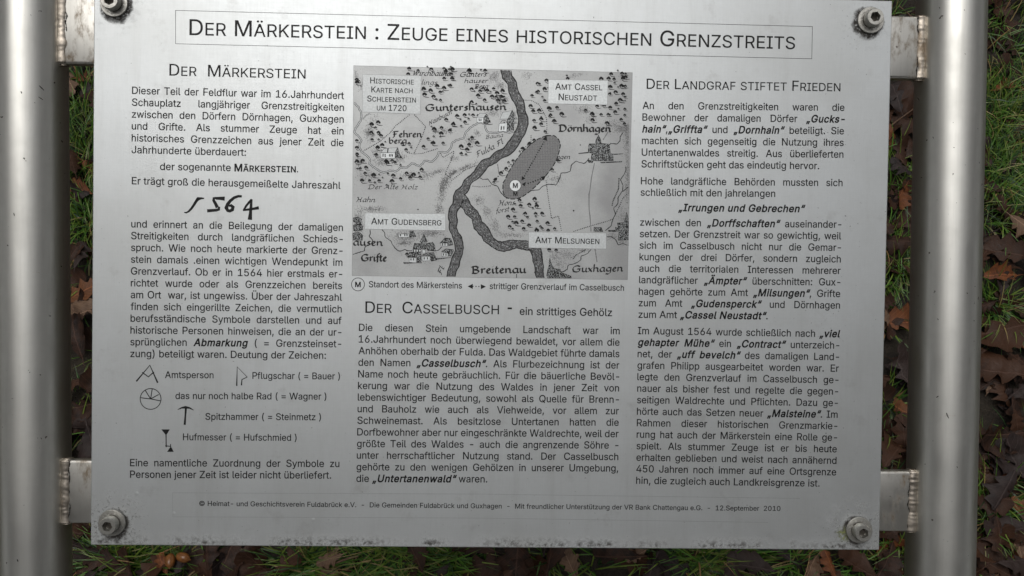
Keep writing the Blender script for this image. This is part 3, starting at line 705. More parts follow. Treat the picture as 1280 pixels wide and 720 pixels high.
# per letter: code, advance, closed outlines as x, y pairs (outer loops run one way, holes the other)
OUTLINES = [
(65, 480, [[16,0,201,509,276,509,463,0,395,0,287,302,264,372,232,478,245,478,213,371,191,302,85,0], [110,142,110,199,370,199,370,142]]),
(66, 456, [[60,0,60,509,241,509,266,508,289,504,310,499,329,491,345,481,359,469,371,456,381,442,388,426,394,410,397,392,398,374,395,344,387,320,373,301,356,286,336,275,315,267,315,262,339,257,363,245,385,227,402,203,409,189,414,173,417,155,418,136,417,117,413,100,408,83,400,67,390,52,377,39,362,28,344,18,324,10,301,4,275,1,247,0], [125,57,245,57,272,58,296,63,315,70,330,80,341,92,349,105,354,120,355,137,352,161,342,184,327,203,306,218,279,228,248,231,125,231], [125,285,238,285,265,288,288,296,308,309,323,326,333,348,336,372,334,388,330,403,323,417,313,429,299,439,283,446,263,450,240,452,125,452]]),
(67, 510, [[267,-7,235,-5,205,1,177,11,150,25,126,42,104,63,86,88,70,115,57,146,48,179,42,215,40,254,42,293,48,329,57,362,70,393,86,421,104,445,126,466,150,484,177,498,205,508,235,514,267,516,286,515,305,513,323,509,340,504,357,498,373,490,388,481,402,471,415,460,427,447,438,433,448,418,456,402,463,385,469,367,473,348,408,348,401,373,389,395,375,413,357,428,337,440,315,449,292,454,267,456,245,454,223,450,203,443,184,432,166,419,150,403,137,385,125,364,116,340,109,314,105,285,103,254,105,223,109,194,116,168,125,145,137,123,151,105,166,89,184,76,203,66,223,59,245,54,267,53,292,55,315,60,337,69,357,81,375,96,389,114,401,136,408,160,473,160,469,142,463,124,457,107,448,91,438,76,428,62,416,49,402,38,388,28,373,19,357,11,341,5,323,0,305,-4,286,-6]]),
(68, 502, [[219,0,96,0,96,57,215,57,244,58,272,63,296,70,318,81,337,94,354,110,368,128,379,149,388,172,394,198,398,226,399,255,398,285,394,312,388,337,379,361,368,381,354,399,338,415,320,428,299,438,275,446,249,450,221,452,93,452,93,509,225,509,261,507,294,501,325,492,353,478,377,461,399,441,418,418,433,391,446,361,455,329,460,293,462,255,460,217,455,181,446,149,433,119,417,92,398,68,376,48,351,31,322,17,291,8,256,2], [125,509,125,0,60,0,60,509]]),
(69, 419, [[60,0,60,509,372,509,372,452,125,452,125,286,355,286,355,229,125,229,125,57,375,57,375,0]]),
(70, 410, [[60,0,60,509,369,509,369,452,125,452,125,278,346,278,346,221,125,221,125,0]]),
(71, 520, [[269,-7,236,-5,205,1,176,11,149,25,125,43,104,64,85,88,69,116,57,146,47,179,42,215,40,254,42,293,47,329,57,362,69,393,85,421,103,445,125,466,149,484,175,498,203,508,233,514,265,516,285,515,304,513,322,509,340,504,358,497,374,489,389,480,403,469,416,458,429,445,439,431,449,416,458,401,465,384,470,367,474,349,408,349,399,372,387,393,373,411,356,427,337,439,315,448,291,454,265,456,243,454,222,450,202,443,183,432,166,419,150,404,137,385,125,364,116,340,109,314,105,285,103,254,105,223,109,194,116,168,125,145,137,124,151,105,166,90,184,76,203,66,224,59,246,54,269,53,290,54,309,57,328,63,345,71,360,81,374,93,386,107,396,123,404,141,410,160,414,180,415,202,434,199,283,199,283,256,478,256,478,200,476,170,471,141,463,115,451,91,436,69,419,50,399,33,377,19,352,8,326,0,298,-5]]),
(72, 517, [[60,0,60,509,125,509,125,289,392,289,392,509,457,509,457,0,392,0,392,232,125,232,125,0]]),
(73, 300, [[31,0,31,57,118,57,118,452,31,452,31,509,269,509,269,452,183,452,183,57,269,57,269,0]]),
(74, 396, [[185,-7,153,-4,124,3,98,15,75,33,57,55,44,81,36,111,33,145,33,173,98,173,98,145,99,123,104,104,111,88,122,74,134,64,149,56,166,51,185,50,204,51,220,56,235,64,248,74,258,88,266,104,270,123,272,145,272,509,336,509,336,145,334,111,326,81,313,55,294,33,271,15,246,3,217,-4]]),
(75, 467, [[104,145,104,216,139,261,174,303,212,344,364,509,448,509,231,276,228,276], [60,0,60,509,125,509,125,334,124,225,125,193,125,0], [372,0,188,259,228,309,449,0]]),
(76, 393, [[60,0,60,509,125,509,125,57,361,57,361,0]]),
(77, 628, [[60,0,60,509,152,509,277,187,287,159,299,123,311,84,322,49,307,49,318,83,330,121,342,158,352,187,476,509,568,509,568,0,504,0,504,291,504,327,505,369,506,413,507,457,513,457,498,409,482,363,467,322,456,291,342,0,286,0,170,291,159,321,145,361,129,408,112,457,119,457,120,416,121,372,122,328,122,291,122,0]]),
(78, 523, [[60,0,60,509,136,509,343,183,363,151,388,107,414,55,405,54,401,108,399,157,399,195,399,509,463,509,463,0,387,0,202,290,177,331,148,381,108,452,119,454,122,384,124,328,125,291,125,0]]),
(79, 533, [[267,-7,235,-5,205,1,177,11,150,25,126,42,105,63,86,88,70,115,57,146,48,179,42,215,40,254,42,293,48,329,57,362,70,393,86,421,105,445,126,466,150,484,177,498,205,508,235,514,267,516,299,514,329,508,357,498,384,484,408,466,429,445,448,421,464,393,477,362,486,329,491,293,493,254,491,215,486,179,477,146,464,115,448,88,429,63,408,42,384,25,357,11,329,1,299,-5], [267,53,289,54,310,59,330,66,349,76,367,89,383,105,396,123,408,144,418,168,425,194,429,223,430,254,429,286,425,314,418,341,408,365,396,386,383,404,367,420,349,433,330,443,310,450,289,454,267,456,245,454,223,450,203,443,184,433,167,420,151,404,137,385,125,364,116,340,109,314,105,285,103,254,105,223,109,194,116,168,125,144,137,123,151,105,167,89,184,76,203,66,223,59,245,54]]),
(80, 445, [[60,0,60,509,235,509,263,507,289,503,312,497,332,487,350,476,366,462,379,447,390,430,398,411,404,391,407,370,409,348,407,325,404,304,398,284,390,265,379,248,366,233,350,219,332,207,312,198,289,191,263,187,235,186,125,186,125,0], [125,242,233,242,252,243,269,246,284,250,297,256,318,272,333,294,342,319,344,348,342,376,333,402,318,423,297,439,284,444,268,449,251,451,232,452,125,452]]),
(81, 533, [[245,159,313,159,369,85,384,65,468,-48,401,-48,346,27,331,46], [267,-7,235,-5,205,1,177,11,150,25,126,42,105,63,86,88,70,115,57,146,48,179,42,215,40,254,42,293,48,329,57,362,70,393,86,421,105,445,126,466,150,484,177,498,205,508,235,514,267,516,299,514,329,508,357,498,384,484,408,466,429,445,448,421,464,393,477,362,486,329,491,293,493,254,491,215,486,179,477,146,464,115,448,88,429,63,408,42,384,25,357,11,329,1,299,-5], [267,53,289,54,310,59,330,66,349,76,367,89,383,105,396,123,408,144,418,168,425,194,429,223,430,254,429,286,425,314,418,341,408,365,396,386,383,404,367,420,349,433,330,443,310,450,289,454,267,456,245,454,223,450,203,443,184,433,167,420,151,404,137,385,125,364,116,340,109,314,105,285,103,254,105,223,109,194,116,168,125,144,137,123,151,105,167,89,184,76,203,66,223,59,245,54]]),
(82, 449, [[60,0,60,509,236,509,264,507,290,504,313,497,333,489,351,478,367,465,380,450,390,433,399,415,405,395,408,374,409,352,408,330,405,309,399,290,390,271,380,255,367,240,351,228,333,217,312,209,289,203,264,199,236,198,125,198,125,0], [125,255,234,255,252,256,269,258,284,262,298,267,319,281,334,300,342,324,345,352,342,380,334,405,319,425,298,440,284,445,269,449,252,451,233,452,125,452], [353,0,230,229,303,229,428,0]]),
(83, 447, [[224,-9,197,-8,172,-4,149,1,128,9,108,19,91,31,76,45,64,60,54,77,46,96,41,115,38,137,104,137,110,110,123,88,142,71,166,59,194,52,224,49,241,50,257,52,272,55,286,60,311,74,329,92,341,114,346,139,342,161,332,179,316,193,296,205,272,214,245,222,184,239,154,249,128,260,105,274,86,289,71,307,60,326,54,348,52,372,53,393,58,413,65,431,75,448,87,463,102,476,119,488,138,498,158,506,180,511,203,514,227,516,252,514,275,511,296,505,316,498,334,488,351,476,365,463,377,449,387,433,394,415,399,397,401,378,337,378,334,396,326,412,316,426,302,437,286,447,267,453,247,457,225,459,194,456,167,448,145,435,129,418,118,398,115,376,119,352,131,334,148,319,169,308,191,300,212,293,264,279,312,264,336,252,359,238,379,220,395,198,401,185,405,171,407,155,408,139,407,118,403,99,396,81,386,64,374,48,360,34,343,21,323,11,302,2,278,-4,252,-8]]),
(84, 449, [[32,452,32,509,417,509,417,452,257,452,257,0,193,0,193,452]]),
(85, 517, [[259,-8,230,-7,203,-2,177,5,154,15,133,28,114,43,98,60,85,80,74,101,66,124,62,148,60,173,60,509,124,509,124,178,125,160,128,144,133,128,141,113,150,99,160,87,173,77,187,68,203,61,220,56,239,53,259,52,279,53,298,56,315,61,331,68,345,77,357,87,368,99,377,113,384,128,389,144,392,160,393,178,393,509,457,509,457,173,456,148,451,124,443,101,433,80,419,60,403,43,384,28,363,15,340,5,315,-2,288,-7]]),
(86, 480, [[204,0,16,509,84,509,192,206,215,137,248,31,235,31,267,138,290,206,395,509,463,509,278,0]]),
(87, 686, [[155,0,16,509,82,509,163,196,175,145,187,94,197,40,189,40,200,94,211,145,224,196,306,509,380,509,462,196,474,145,486,94,497,40,488,40,499,94,510,145,523,196,603,509,670,509,530,0,455,0,368,323,351,391,336,475,350,475,335,395,318,323,230,0]]),
(88, 474, [[18,0,217,284,217,236,29,509,104,509,178,400,204,361,223,329,243,292,232,292,252,329,272,361,298,400,374,509,446,509,259,239,259,287,456,0,382,0,292,129,268,165,250,195,230,231,244,231,225,196,206,166,182,129,91,0]]),
(89, 472, [[203,0,203,208,16,509,91,509,192,344,222,292,229,279,236,264,243,248,250,230,224,230,231,248,237,265,244,280,251,293,280,344,381,509,455,509,268,208,268,0]]),
(90, 438, [[42,0,42,46,273,385,306,431,341,476,348,454,285,452,223,452,40,452,40,509,397,509,397,462,169,129,134,81,97,33,90,54,152,57,214,57,399,57,399,0]]),
(196, 480, [[16,0,201,509,276,509,463,0,395,0,287,302,264,372,232,478,245,478,213,371,191,302,85,0], [110,142,110,199,370,199,370,142], [312,572,296,575,283,584,274,597,271,612,274,628,283,641,296,650,312,653,327,650,340,641,349,628,352,612,349,597,340,584,327,575], [168,572,152,575,139,584,130,597,127,612,130,628,139,641,152,650,168,653,183,650,196,641,205,628,208,612,205,597,196,584,183,575]]),
(214, 533, [[267,-7,235,-5,205,1,177,11,150,25,126,42,105,63,86,88,70,115,57,146,48,179,42,215,40,254,42,293,48,329,57,362,70,393,86,421,105,445,126,466,150,484,177,498,205,508,235,514,267,516,299,514,329,508,357,498,384,484,408,466,429,445,448,421,464,393,477,362,486,329,491,293,493,254,491,215,486,179,477,146,464,115,448,88,429,63,408,42,384,25,357,11,329,1,299,-5], [267,53,289,54,310,59,330,66,349,76,367,89,383,105,396,123,408,144,418,168,425,194,429,223,430,254,429,286,425,314,418,341,408,365,396,386,383,404,367,420,349,433,330,443,310,450,289,454,267,456,245,454,223,450,203,443,184,433,167,420,151,404,137,385,125,364,116,340,109,314,105,285,103,254,105,223,109,194,116,168,125,144,137,123,151,105,167,89,184,76,203,66,223,59,245,54], [339,572,323,575,310,584,301,597,298,612,301,628,310,641,323,650,339,653,355,650,368,641,376,628,379,612,376,597,368,584,355,575], [195,572,180,575,167,584,158,597,155,612,158,628,167,641,180,650,195,653,211,650,224,641,233,628,236,612,233,597,224,584,211,575]]),
(220, 517, [[259,-8,230,-7,203,-2,177,5,154,15,133,28,114,43,98,60,85,80,74,101,66,124,62,148,60,173,60,509,124,509,124,178,125,160,128,144,133,128,141,113,150,99,160,87,173,77,187,68,203,61,220,56,239,53,259,52,279,53,298,56,315,61,331,68,345,77,357,87,368,99,377,113,384,128,389,144,392,160,393,178,393,509,457,509,457,173,456,148,451,124,443,101,433,80,419,60,403,43,384,28,363,15,340,5,315,-2,288,-7], [331,572,315,575,302,584,293,597,290,612,293,628,302,641,315,650,331,653,346,650,359,641,368,628,371,612,368,597,359,584,346,575], [187,572,172,575,158,584,149,597,146,612,149,628,158,641,172,650,187,653,203,650,216,641,224,628,227,612,224,597,216,584,203,575]]),
(97, 389, [[160,-9,142,-8,126,-5,110,-1,94,5,80,12,68,22,57,32,48,45,40,58,35,73,31,90,30,108,34,138,43,161,58,179,78,193,100,203,125,211,178,220,234,227,252,230,265,235,273,243,276,255,276,257,273,279,267,297,256,311,240,322,220,329,196,331,171,329,149,322,132,313,118,301,107,288,100,274,41,291,48,308,57,322,67,335,79,346,91,355,104,364,118,370,133,375,148,379,163,382,179,384,194,384,215,383,239,379,263,372,286,360,306,343,322,320,329,306,333,290,336,272,337,251,337,0,277,0,277,52,272,52,264,38,252,25,236,12,215,1,190,-6], [170,45,202,49,228,59,248,74,263,93,272,115,276,138,276,190,270,186,259,182,231,176,200,171,175,168,154,164,134,159,117,150,103,139,95,124,92,105,94,87,102,72,114,61,130,52,149,47]]),
(98, 424, [[229,-8,198,-5,172,4,153,17,138,31,118,59,112,59,112,0,53,0,53,509,114,509,114,319,118,319,137,346,152,360,171,373,197,381,229,384,252,383,274,378,294,371,313,361,330,347,345,332,359,313,370,293,379,270,385,245,389,218,390,189,389,160,385,133,379,108,370,84,359,64,346,45,330,29,313,16,294,5,274,-2,252,-7], [220,47,237,48,253,51,267,57,279,66,291,76,301,88,309,101,316,117,321,133,325,151,327,170,328,189,327,209,325,227,321,245,316,261,309,276,301,290,291,301,280,311,267,319,253,325,237,329,220,330,203,329,188,325,174,320,161,312,150,302,140,291,132,278,125,263,120,247,116,229,113,210,113,189,113,169,116,150,120,132,125,115,132,100,140,86,150,75,162,65,174,57,188,51,204,48]]),
(99, 396, [[207,-8,182,-7,159,-2,137,6,117,16,98,30,82,46,68,64,56,85,46,108,40,133,36,159,34,187,36,216,40,243,46,268,56,291,68,312,82,330,98,346,117,360,137,371,159,378,182,383,207,384,234,383,260,377,284,368,305,356,324,341,340,322,353,301,362,277,303,262,298,276,290,289,281,301,270,311,257,319,242,325,226,329,207,330,189,329,173,325,158,319,145,310,134,300,124,287,115,274,108,258,103,242,99,224,97,206,96,187,97,169,99,151,103,134,108,117,115,102,124,89,134,76,145,66,158,57,173,51,189,48,207,46,226,48,243,52,258,58,271,66,282,76,292,89,299,102,304,117,363,102,354,78,341,56,325,37,306,21,285,9,261,-1,235,-6]]),
(100, 424, [[195,-8,172,-7,151,-2,130,5,111,16,94,29,79,45,66,64,55,84,46,108,39,133,35,160,34,189,35,218,39,245,46,270,55,293,66,313,79,332,95,347,112,361,131,371,151,378,173,383,196,384,228,381,253,373,272,360,287,346,306,319,311,319,311,509,372,509,372,0,313,0,313,59,307,59,287,31,272,17,252,4,227,-5], [205,47,221,48,236,51,250,57,263,65,274,75,284,86,293,100,299,115,305,132,309,150,311,169,312,189,311,210,309,229,305,247,300,263,293,278,284,291,275,302,263,312,251,320,237,325,221,329,205,330,187,329,172,325,157,319,145,311,133,301,124,290,115,276,108,261,103,245,99,227,97,209,96,189,97,170,99,151,103,133,109,117,115,101,124,88,134,76,145,66,158,57,172,51,188,48]]),
(101, 404, [[212,-8,185,-7,161,-2,138,6,117,16,98,30,82,46,68,64,56,85,46,108,40,132,35,159,34,187,35,215,39,242,46,267,55,290,67,311,81,329,97,346,115,359,135,370,157,378,180,383,205,384,221,384,236,382,251,379,266,374,280,368,294,361,307,351,319,341,331,329,341,315,350,299,357,282,363,263,368,242,370,219,371,194,371,169,75,169,75,221,338,221,310,202,309,220,307,237,303,254,298,269,283,294,263,314,237,326,205,330,189,329,173,326,159,321,146,313,125,294,109,270,99,241,96,211,96,178,97,157,100,139,104,122,110,106,118,92,128,80,139,70,151,61,165,55,179,50,195,47,212,46,234,48,254,53,271,61,285,73,297,88,306,105,365,91,353,63,335,39,324,29,311,19,298,11,283,4,266,-1,249,-5,231,-7]]),
(102, 254, [[228,379,228,327,6,327,6,379], [81,0,81,432,84,461,96,486,113,505,135,519,161,527,187,530,207,529,222,527,243,521,227,468,215,472,195,474,171,470,154,460,145,443,142,419,142,0]]),
(103, 425, [[207,-151,187,-150,168,-148,150,-144,134,-140,105,-127,82,-110,64,-91,51,-69,101,-41,122,-66,136,-78,154,-88,178,-95,207,-97,229,-96,249,-92,267,-85,282,-75,295,-62,304,-47,310,-28,311,-6,311,68,306,68,287,41,272,28,252,16,227,8,195,5,173,6,152,10,132,17,113,27,95,39,80,53,67,71,55,90,46,112,39,136,35,163,34,191,35,220,39,246,46,271,55,293,66,314,80,332,95,347,112,361,131,371,152,378,173,383,196,384,228,382,253,373,273,360,288,346,308,319,313,319,313,379,372,379,372,-9,371,-32,367,-54,360,-73,350,-90,338,-104,324,-117,308,-127,291,-136,271,-142,251,-147,229,-150], [205,59,222,60,237,63,251,68,264,75,285,95,300,121,305,137,309,154,312,172,312,193,312,212,309,231,305,248,300,264,293,278,285,291,275,303,264,312,251,320,237,325,222,329,205,330,188,329,172,325,158,320,145,312,134,302,124,290,115,277,109,262,103,246,99,229,97,212,96,193,97,173,99,155,103,138,109,123,124,96,145,76,158,68,172,63,188,60]]),
(104, 410, [[114,227,114,0,53,0,53,509,114,509,114,287,102,287,112,312,124,332,137,349,152,362,169,372,187,379,207,383,227,384,246,383,264,380,280,376,295,369,309,360,321,349,332,336,341,321,348,304,353,285,356,264,357,240,357,0,296,0,296,235,295,256,290,275,283,291,273,304,260,315,246,323,229,328,210,329,184,326,161,317,141,303,126,283,117,257]]),
(105, 167, [[53,0,53,379,114,379,114,0], [84,443,67,446,54,455,44,468,41,483,44,499,54,512,67,521,84,524,100,521,114,512,123,499,126,483,123,468,114,455,100,446]]),
(106, 167, [[53,379,114,379,114,-30,113,-47,111,-63,107,-77,102,-90,86,-113,65,-129,52,-135,37,-139,21,-142,4,-143,-10,-143,-10,-87,2,-87,25,-83,40,-72,50,-54,53,-29], [83,443,67,446,53,455,44,468,41,483,44,499,53,512,67,521,83,524,100,521,114,512,123,499,126,483,123,468,114,455,100,446]]),
(107, 381, [[110,137,110,212,121,212,284,379,360,379,184,199,177,199], [53,0,53,509,114,509,114,0], [294,0,148,186,191,229,372,0]]),
(108, 189, [[139,-2,119,-1,101,3,86,10,74,20,65,33,58,47,54,65,53,84,53,509,114,509,114,99,115,77,120,62,130,54,146,52,160,53,170,54,181,3,162,-1]]),
(109, 610, [[53,0,53,379,112,379,112,295,108,295,118,323,132,346,151,363,172,376,195,384,219,386,239,385,257,380,273,372,287,361,299,347,309,331,316,314,321,295,312,295,322,321,337,343,357,361,381,375,407,383,437,386,453,385,468,383,483,378,497,372,510,364,522,354,532,342,541,328,548,313,553,296,556,276,557,255,557,0,496,0,496,254,494,273,490,289,483,302,473,313,447,326,419,330,395,328,374,320,358,307,345,290,338,270,335,247,335,0,274,0,274,260,269,288,253,311,229,326,199,330,178,328,158,320,140,307,126,289,117,266,114,238,114,0]]),
(110, 410, [[114,227,114,0,53,0,53,379,112,379,112,287,102,287,112,312,124,332,137,349,152,362,169,372,187,379,207,383,227,384,246,383,264,380,280,376,295,369,309,360,321,349,332,336,341,321,348,304,353,285,356,264,357,240,357,0,296,0,296,235,295,256,290,275,283,291,273,304,260,315,246,323,229,328,210,329,184,326,161,317,141,303,126,283,117,257]]),
(111, 415, [[207,-8,182,-7,159,-2,137,6,117,16,98,30,82,46,68,64,56,85,46,108,40,133,36,159,34,187,36,216,40,243,46,268,56,291,68,312,82,330,98,346,117,360,137,371,159,378,182,383,207,384,233,383,256,378,278,371,299,360,317,346,333,330,347,312,359,291,369,268,376,243,380,216,381,187,380,159,376,133,369,108,359,85,347,64,333,46,317,30,299,16,278,6,256,-2,233,-7], [207,46,226,48,242,51,257,57,270,66,282,76,292,89,300,102,307,117,312,134,316,151,318,169,319,187,318,206,316,224,312,242,307,258,300,274,292,287,282,300,270,310,257,319,242,325,226,329,207,330,189,329,173,325,158,319,145,310,134,300,124,287,115,274,108,258,103,242,99,224,97,206,96,187,97,169,99,151,103,134,108,117,115,102,124,89,134,76,145,66,158,57,173,51,189,48]]),
(112, 424, [[53,-143,53,379,112,379,112,319,118,319,137,346,152,360,171,373,197,381,229,384,252,383,274,378,294,371,313,361,330,347,345,332,359,313,370,293,379,270,385,245,389,218,390,189,389,160,385,133,379,108,370,84,359,64,346,45,330,29,313,16,294,5,274,-2,252,-7,229,-8,198,-5,173,4,153,17,138,31,118,59,114,59,114,-143], [220,47,237,48,253,51,267,57,279,66,291,76,301,88,309,101,316,117,321,133,325,151,327,170,328,189,327,209,325,227,321,245,316,261,309,276,301,290,291,301,280,311,267,319,253,325,237,329,220,330,203,329,188,325,174,320,161,312,150,302,140,291,132,278,125,263,120,247,116,229,113,210,113,189,113,169,116,150,120,132,125,115,132,100,140,86,150,75,162,65,174,57,188,51,204,48]]),
(113, 424, [[372,-143,311,-143,311,59,306,59,287,31,272,17,252,4,227,-5,195,-8,172,-7,151,-2,130,5,111,16,94,29,79,45,66,64,55,84,46,108,39,133,35,160,34,189,35,218,39,245,46,270,55,293,66,313,79,332,95,347,112,361,131,371,151,378,173,383,196,384,228,381,253,373,272,360,287,346,307,319,313,319,313,379,372,379], [205,47,221,48,236,51,250,57,263,65,274,75,284,86,293,100,299,115,305,132,309,150,311,169,312,189,311,210,309,229,305,247,300,263,293,278,284,291,275,302,263,312,251,320,237,325,221,329,205,330,187,329,172,325,157,319,145,311,133,301,124,290,115,276,108,261,103,245,99,227,97,209,96,189,97,170,99,151,103,133,109,117,115,101,124,88,134,76,145,66,158,57,172,51,188,48]]),
(114, 259, [[53,0,53,379,112,379,112,321,115,321,130,347,152,367,166,375,181,380,196,384,213,385,229,384,243,384,243,322,230,324,207,326,182,323,159,315,140,301,126,284,117,262,114,237,114,0]]),
(115, 365, [[182,-8,163,-7,145,-5,128,-2,112,3,98,10,84,18,72,27,62,38,53,50,45,63,40,78,36,94,94,107,105,79,124,60,150,49,181,45,200,46,217,50,232,55,244,62,262,81,268,103,265,121,254,136,237,147,212,155,149,170,125,177,104,186,87,196,72,208,61,222,53,237,48,255,47,274,48,290,51,305,57,319,65,332,75,343,87,354,100,363,115,370,131,377,149,381,167,384,187,384,206,384,223,381,239,378,254,372,279,358,299,339,314,316,324,290,268,277,258,298,243,316,219,328,187,333,156,329,131,317,114,299,109,277,112,258,124,243,144,232,172,223,229,209,254,202,275,194,292,183,306,171,317,158,325,142,330,125,331,107,330,90,326,75,321,61,312,47,302,35,290,24,276,15,260,6,242,0,223,-5,203,-7]]),
(116, 227, [[204,379,204,327,6,327,6,379], [65,471,126,471,126,98,128,76,136,61,150,53,170,50,185,51,202,54,213,2,192,-3,168,-4,145,-3,125,2,107,10,92,21,80,35,72,52,67,71,65,93]]),
(117, 410, [[182,-5,164,-4,146,-1,130,4,115,11,101,20,89,31,78,44,69,59,62,76,57,95,54,116,53,139,53,379,114,379,114,144,115,123,119,105,127,89,137,75,150,64,164,56,181,52,200,50,226,53,249,62,268,77,283,97,293,122,296,153,296,379,357,379,357,0,298,0,298,92,307,92,297,67,286,47,272,30,257,17,240,7,222,0,203,-4]]),
(118, 389, [[163,0,17,379,84,379,165,155,171,138,177,121,182,104,187,87,206,21,184,21,203,87,207,104,213,121,218,138,224,155,305,379,371,379,226,0]]),
(119, 567, [[138,0,23,379,87,379,133,214,154,137,175,41,165,41,186,135,206,214,252,379,316,379,362,214,382,136,402,41,391,41,413,135,434,214,480,379,545,379,429,0,368,0,319,172,305,225,291,280,277,338,291,338,277,280,263,225,248,172,199,0]]),
(120, 379, [[21,0,171,218,171,171,29,379,100,379,147,306,179,253,207,206,175,206,202,253,209,266,216,279,224,292,233,306,282,379,352,379,209,169,209,214,358,0,287,0,231,85,200,136,173,182,205,182,178,136,165,112,148,85,91,0]]),
(121, 389, [[47,-139,61,-86,71,-87,88,-90,104,-89,118,-84,130,-74,141,-58,151,-36,163,-1,17,379,84,379,165,155,171,138,177,121,182,104,187,87,206,21,184,21,202,87,224,155,305,379,371,379,204,-58,191,-85,177,-107,159,-124,139,-136,117,-143,91,-145,65,-143]]),
(122, 380, [[42,0,42,46,254,320,254,323,48,323,48,379,333,379,333,331,126,60,126,56,339,56,339,0]]),
(228, 389, [[160,-9,142,-8,126,-5,110,-1,94,5,80,12,68,22,57,32,48,45,40,58,35,73,31,90,30,108,34,138,43,161,58,179,78,193,100,203,125,211,178,220,234,227,252,230,265,235,273,243,276,255,276,257,273,279,267,297,256,311,240,322,220,329,196,331,171,329,149,322,132,313,118,301,107,288,100,274,41,291,48,308,57,322,67,335,79,346,91,355,104,364,118,370,133,375,148,379,163,382,179,384,194,384,215,383,239,379,263,372,286,360,306,343,322,320,329,306,333,290,336,272,337,251,337,0,277,0,277,52,272,52,264,38,252,25,236,12,215,1,190,-6], [170,45,202,49,228,59,248,74,263,93,272,115,276,138,276,190,270,186,259,182,231,176,200,171,175,168,154,164,134,159,117,150,103,139,95,124,92,105,94,87,102,72,114,61,130,52,149,47], [261,443,246,446,233,455,224,468,221,483,224,499,233,512,246,520,261,523,277,520,290,512,299,499,301,483,299,468,290,455,277,446], [117,443,102,446,89,455,80,468,77,483,80,499,89,512,102,520,117,523,133,520,146,512,155,499,158,483,155,468,146,455,133,446]]),
(246, 415, [[207,-8,182,-7,159,-2,137,6,117,16,98,30,82,46,68,64,56,85,46,108,40,133,36,159,34,187,36,216,40,243,46,268,56,291,68,312,82,330,98,346,117,360,137,371,159,378,182,383,207,384,233,383,256,378,278,371,299,360,317,346,333,330,347,312,359,291,369,268,376,243,380,216,381,187,380,159,376,133,369,108,359,85,347,64,333,46,317,30,299,16,278,6,256,-2,233,-7], [207,46,226,48,242,51,257,57,270,66,282,76,292,89,300,102,307,117,312,134,316,151,318,169,319,187,318,206,316,224,312,242,307,258,300,274,292,287,282,300,270,310,257,319,242,325,226,329,207,330,189,329,173,325,158,319,145,310,134,300,124,287,115,274,108,258,103,242,99,224,97,206,96,187,97,169,99,151,103,134,108,117,115,102,124,89,134,76,145,66,158,57,173,51,189,48], [279,443,264,446,251,455,242,468,239,483,242,499,251,512,264,520,279,523,295,520,308,512,317,499,320,483,317,468,308,455,295,446], [136,443,120,446,107,455,98,468,95,483,98,499,107,512,120,520,136,523,151,520,164,512,173,499,176,483,173,468,164,455,151,446]]),
(252, 410, [[182,-5,164,-4,146,-1,130,4,115,11,101,20,89,31,78,44,69,59,62,76,57,95,54,116,53,139,53,379,114,379,114,144,115,123,119,105,127,89,137,75,150,64,164,56,181,52,200,50,226,53,249,62,268,77,283,97,293,122,296,153,296,379,357,379,357,0,298,0,298,92,307,92,297,67,286,47,272,30,257,17,240,7,222,0,203,-4], [277,443,261,446,248,455,239,468,236,483,239,499,248,512,261,520,277,523,292,520,305,512,314,499,317,483,314,468,305,455,292,446], [133,443,118,446,104,455,96,468,93,483,96,499,104,512,118,520,133,523,149,520,162,512,170,499,173,483,170,468,162,455,149,446]]),
(223, 441, [[122,362,122,0,60,0,60,362,63,398,70,429,82,456,99,477,120,494,143,506,169,513,197,516,213,515,229,512,245,508,260,503,275,495,289,486,301,476,312,463,320,448,327,432,331,414,332,393,330,370,325,351,317,335,309,322,292,299,287,287,285,272,288,256,297,241,311,228,327,215,362,188,378,171,391,152,400,129,403,100,402,84,399,69,394,55,386,42,366,21,340,6,324,0,307,-4,289,-6,269,-7,253,-6,237,-5,222,-2,207,1,182,10,164,20,187,74,217,58,238,52,265,50,297,53,321,64,337,81,342,104,339,123,330,139,316,153,300,167,264,194,248,209,235,227,226,247,223,272,224,291,230,306,238,318,247,329,256,341,264,353,270,368,272,388,266,420,250,442,226,455,197,459,179,457,164,453,152,446,141,435,133,422,127,405,123,386]]),
(48, 453, [[227,-7,199,-5,174,1,151,11,130,24,111,41,95,62,80,86,69,113,60,144,53,178,49,214,48,254,49,294,53,330,60,364,69,395,81,422,95,447,112,467,130,484,151,498,174,508,200,514,227,516,254,514,279,508,302,498,323,484,342,467,358,447,372,422,384,395,393,364,400,330,404,294,405,254,404,214,400,178,393,144,384,113,373,86,359,62,342,41,323,24,302,11,279,1,254,-5], [227,50,245,51,261,56,276,63,290,74,303,87,313,103,323,122,330,144,336,168,340,194,343,223,344,254,343,285,340,314,336,341,330,365,323,387,313,405,303,422,290,435,276,446,261,453,245,458,227,460,209,458,192,453,177,446,163,435,151,422,140,405,131,387,123,365,117,341,113,314,110,285,109,254,110,223,113,194,117,168,123,144,131,122,140,103,151,87,163,74,177,63,192,56,209,51]]),
(49, 453, [[76,0,76,55,391,55,391,0], [276,509,276,0,212,0,212,448,209,448,86,358,86,427,198,509]]),
(50, 453, [[64,0,64,47,234,229,282,282,299,305,311,327,318,348,320,371,317,397,308,419,293,436,273,449,250,457,224,460,196,457,172,447,153,433,139,413,130,390,127,362,66,362,67,384,71,405,77,424,86,442,98,459,111,473,126,486,143,496,162,505,182,511,203,514,225,516,247,514,268,511,288,505,306,497,323,486,337,474,350,461,361,445,370,428,376,411,380,392,381,372,378,345,371,318,365,304,357,290,347,275,336,259,322,241,306,223,288,202,267,180,153,60,153,57,389,57,389,0]]),
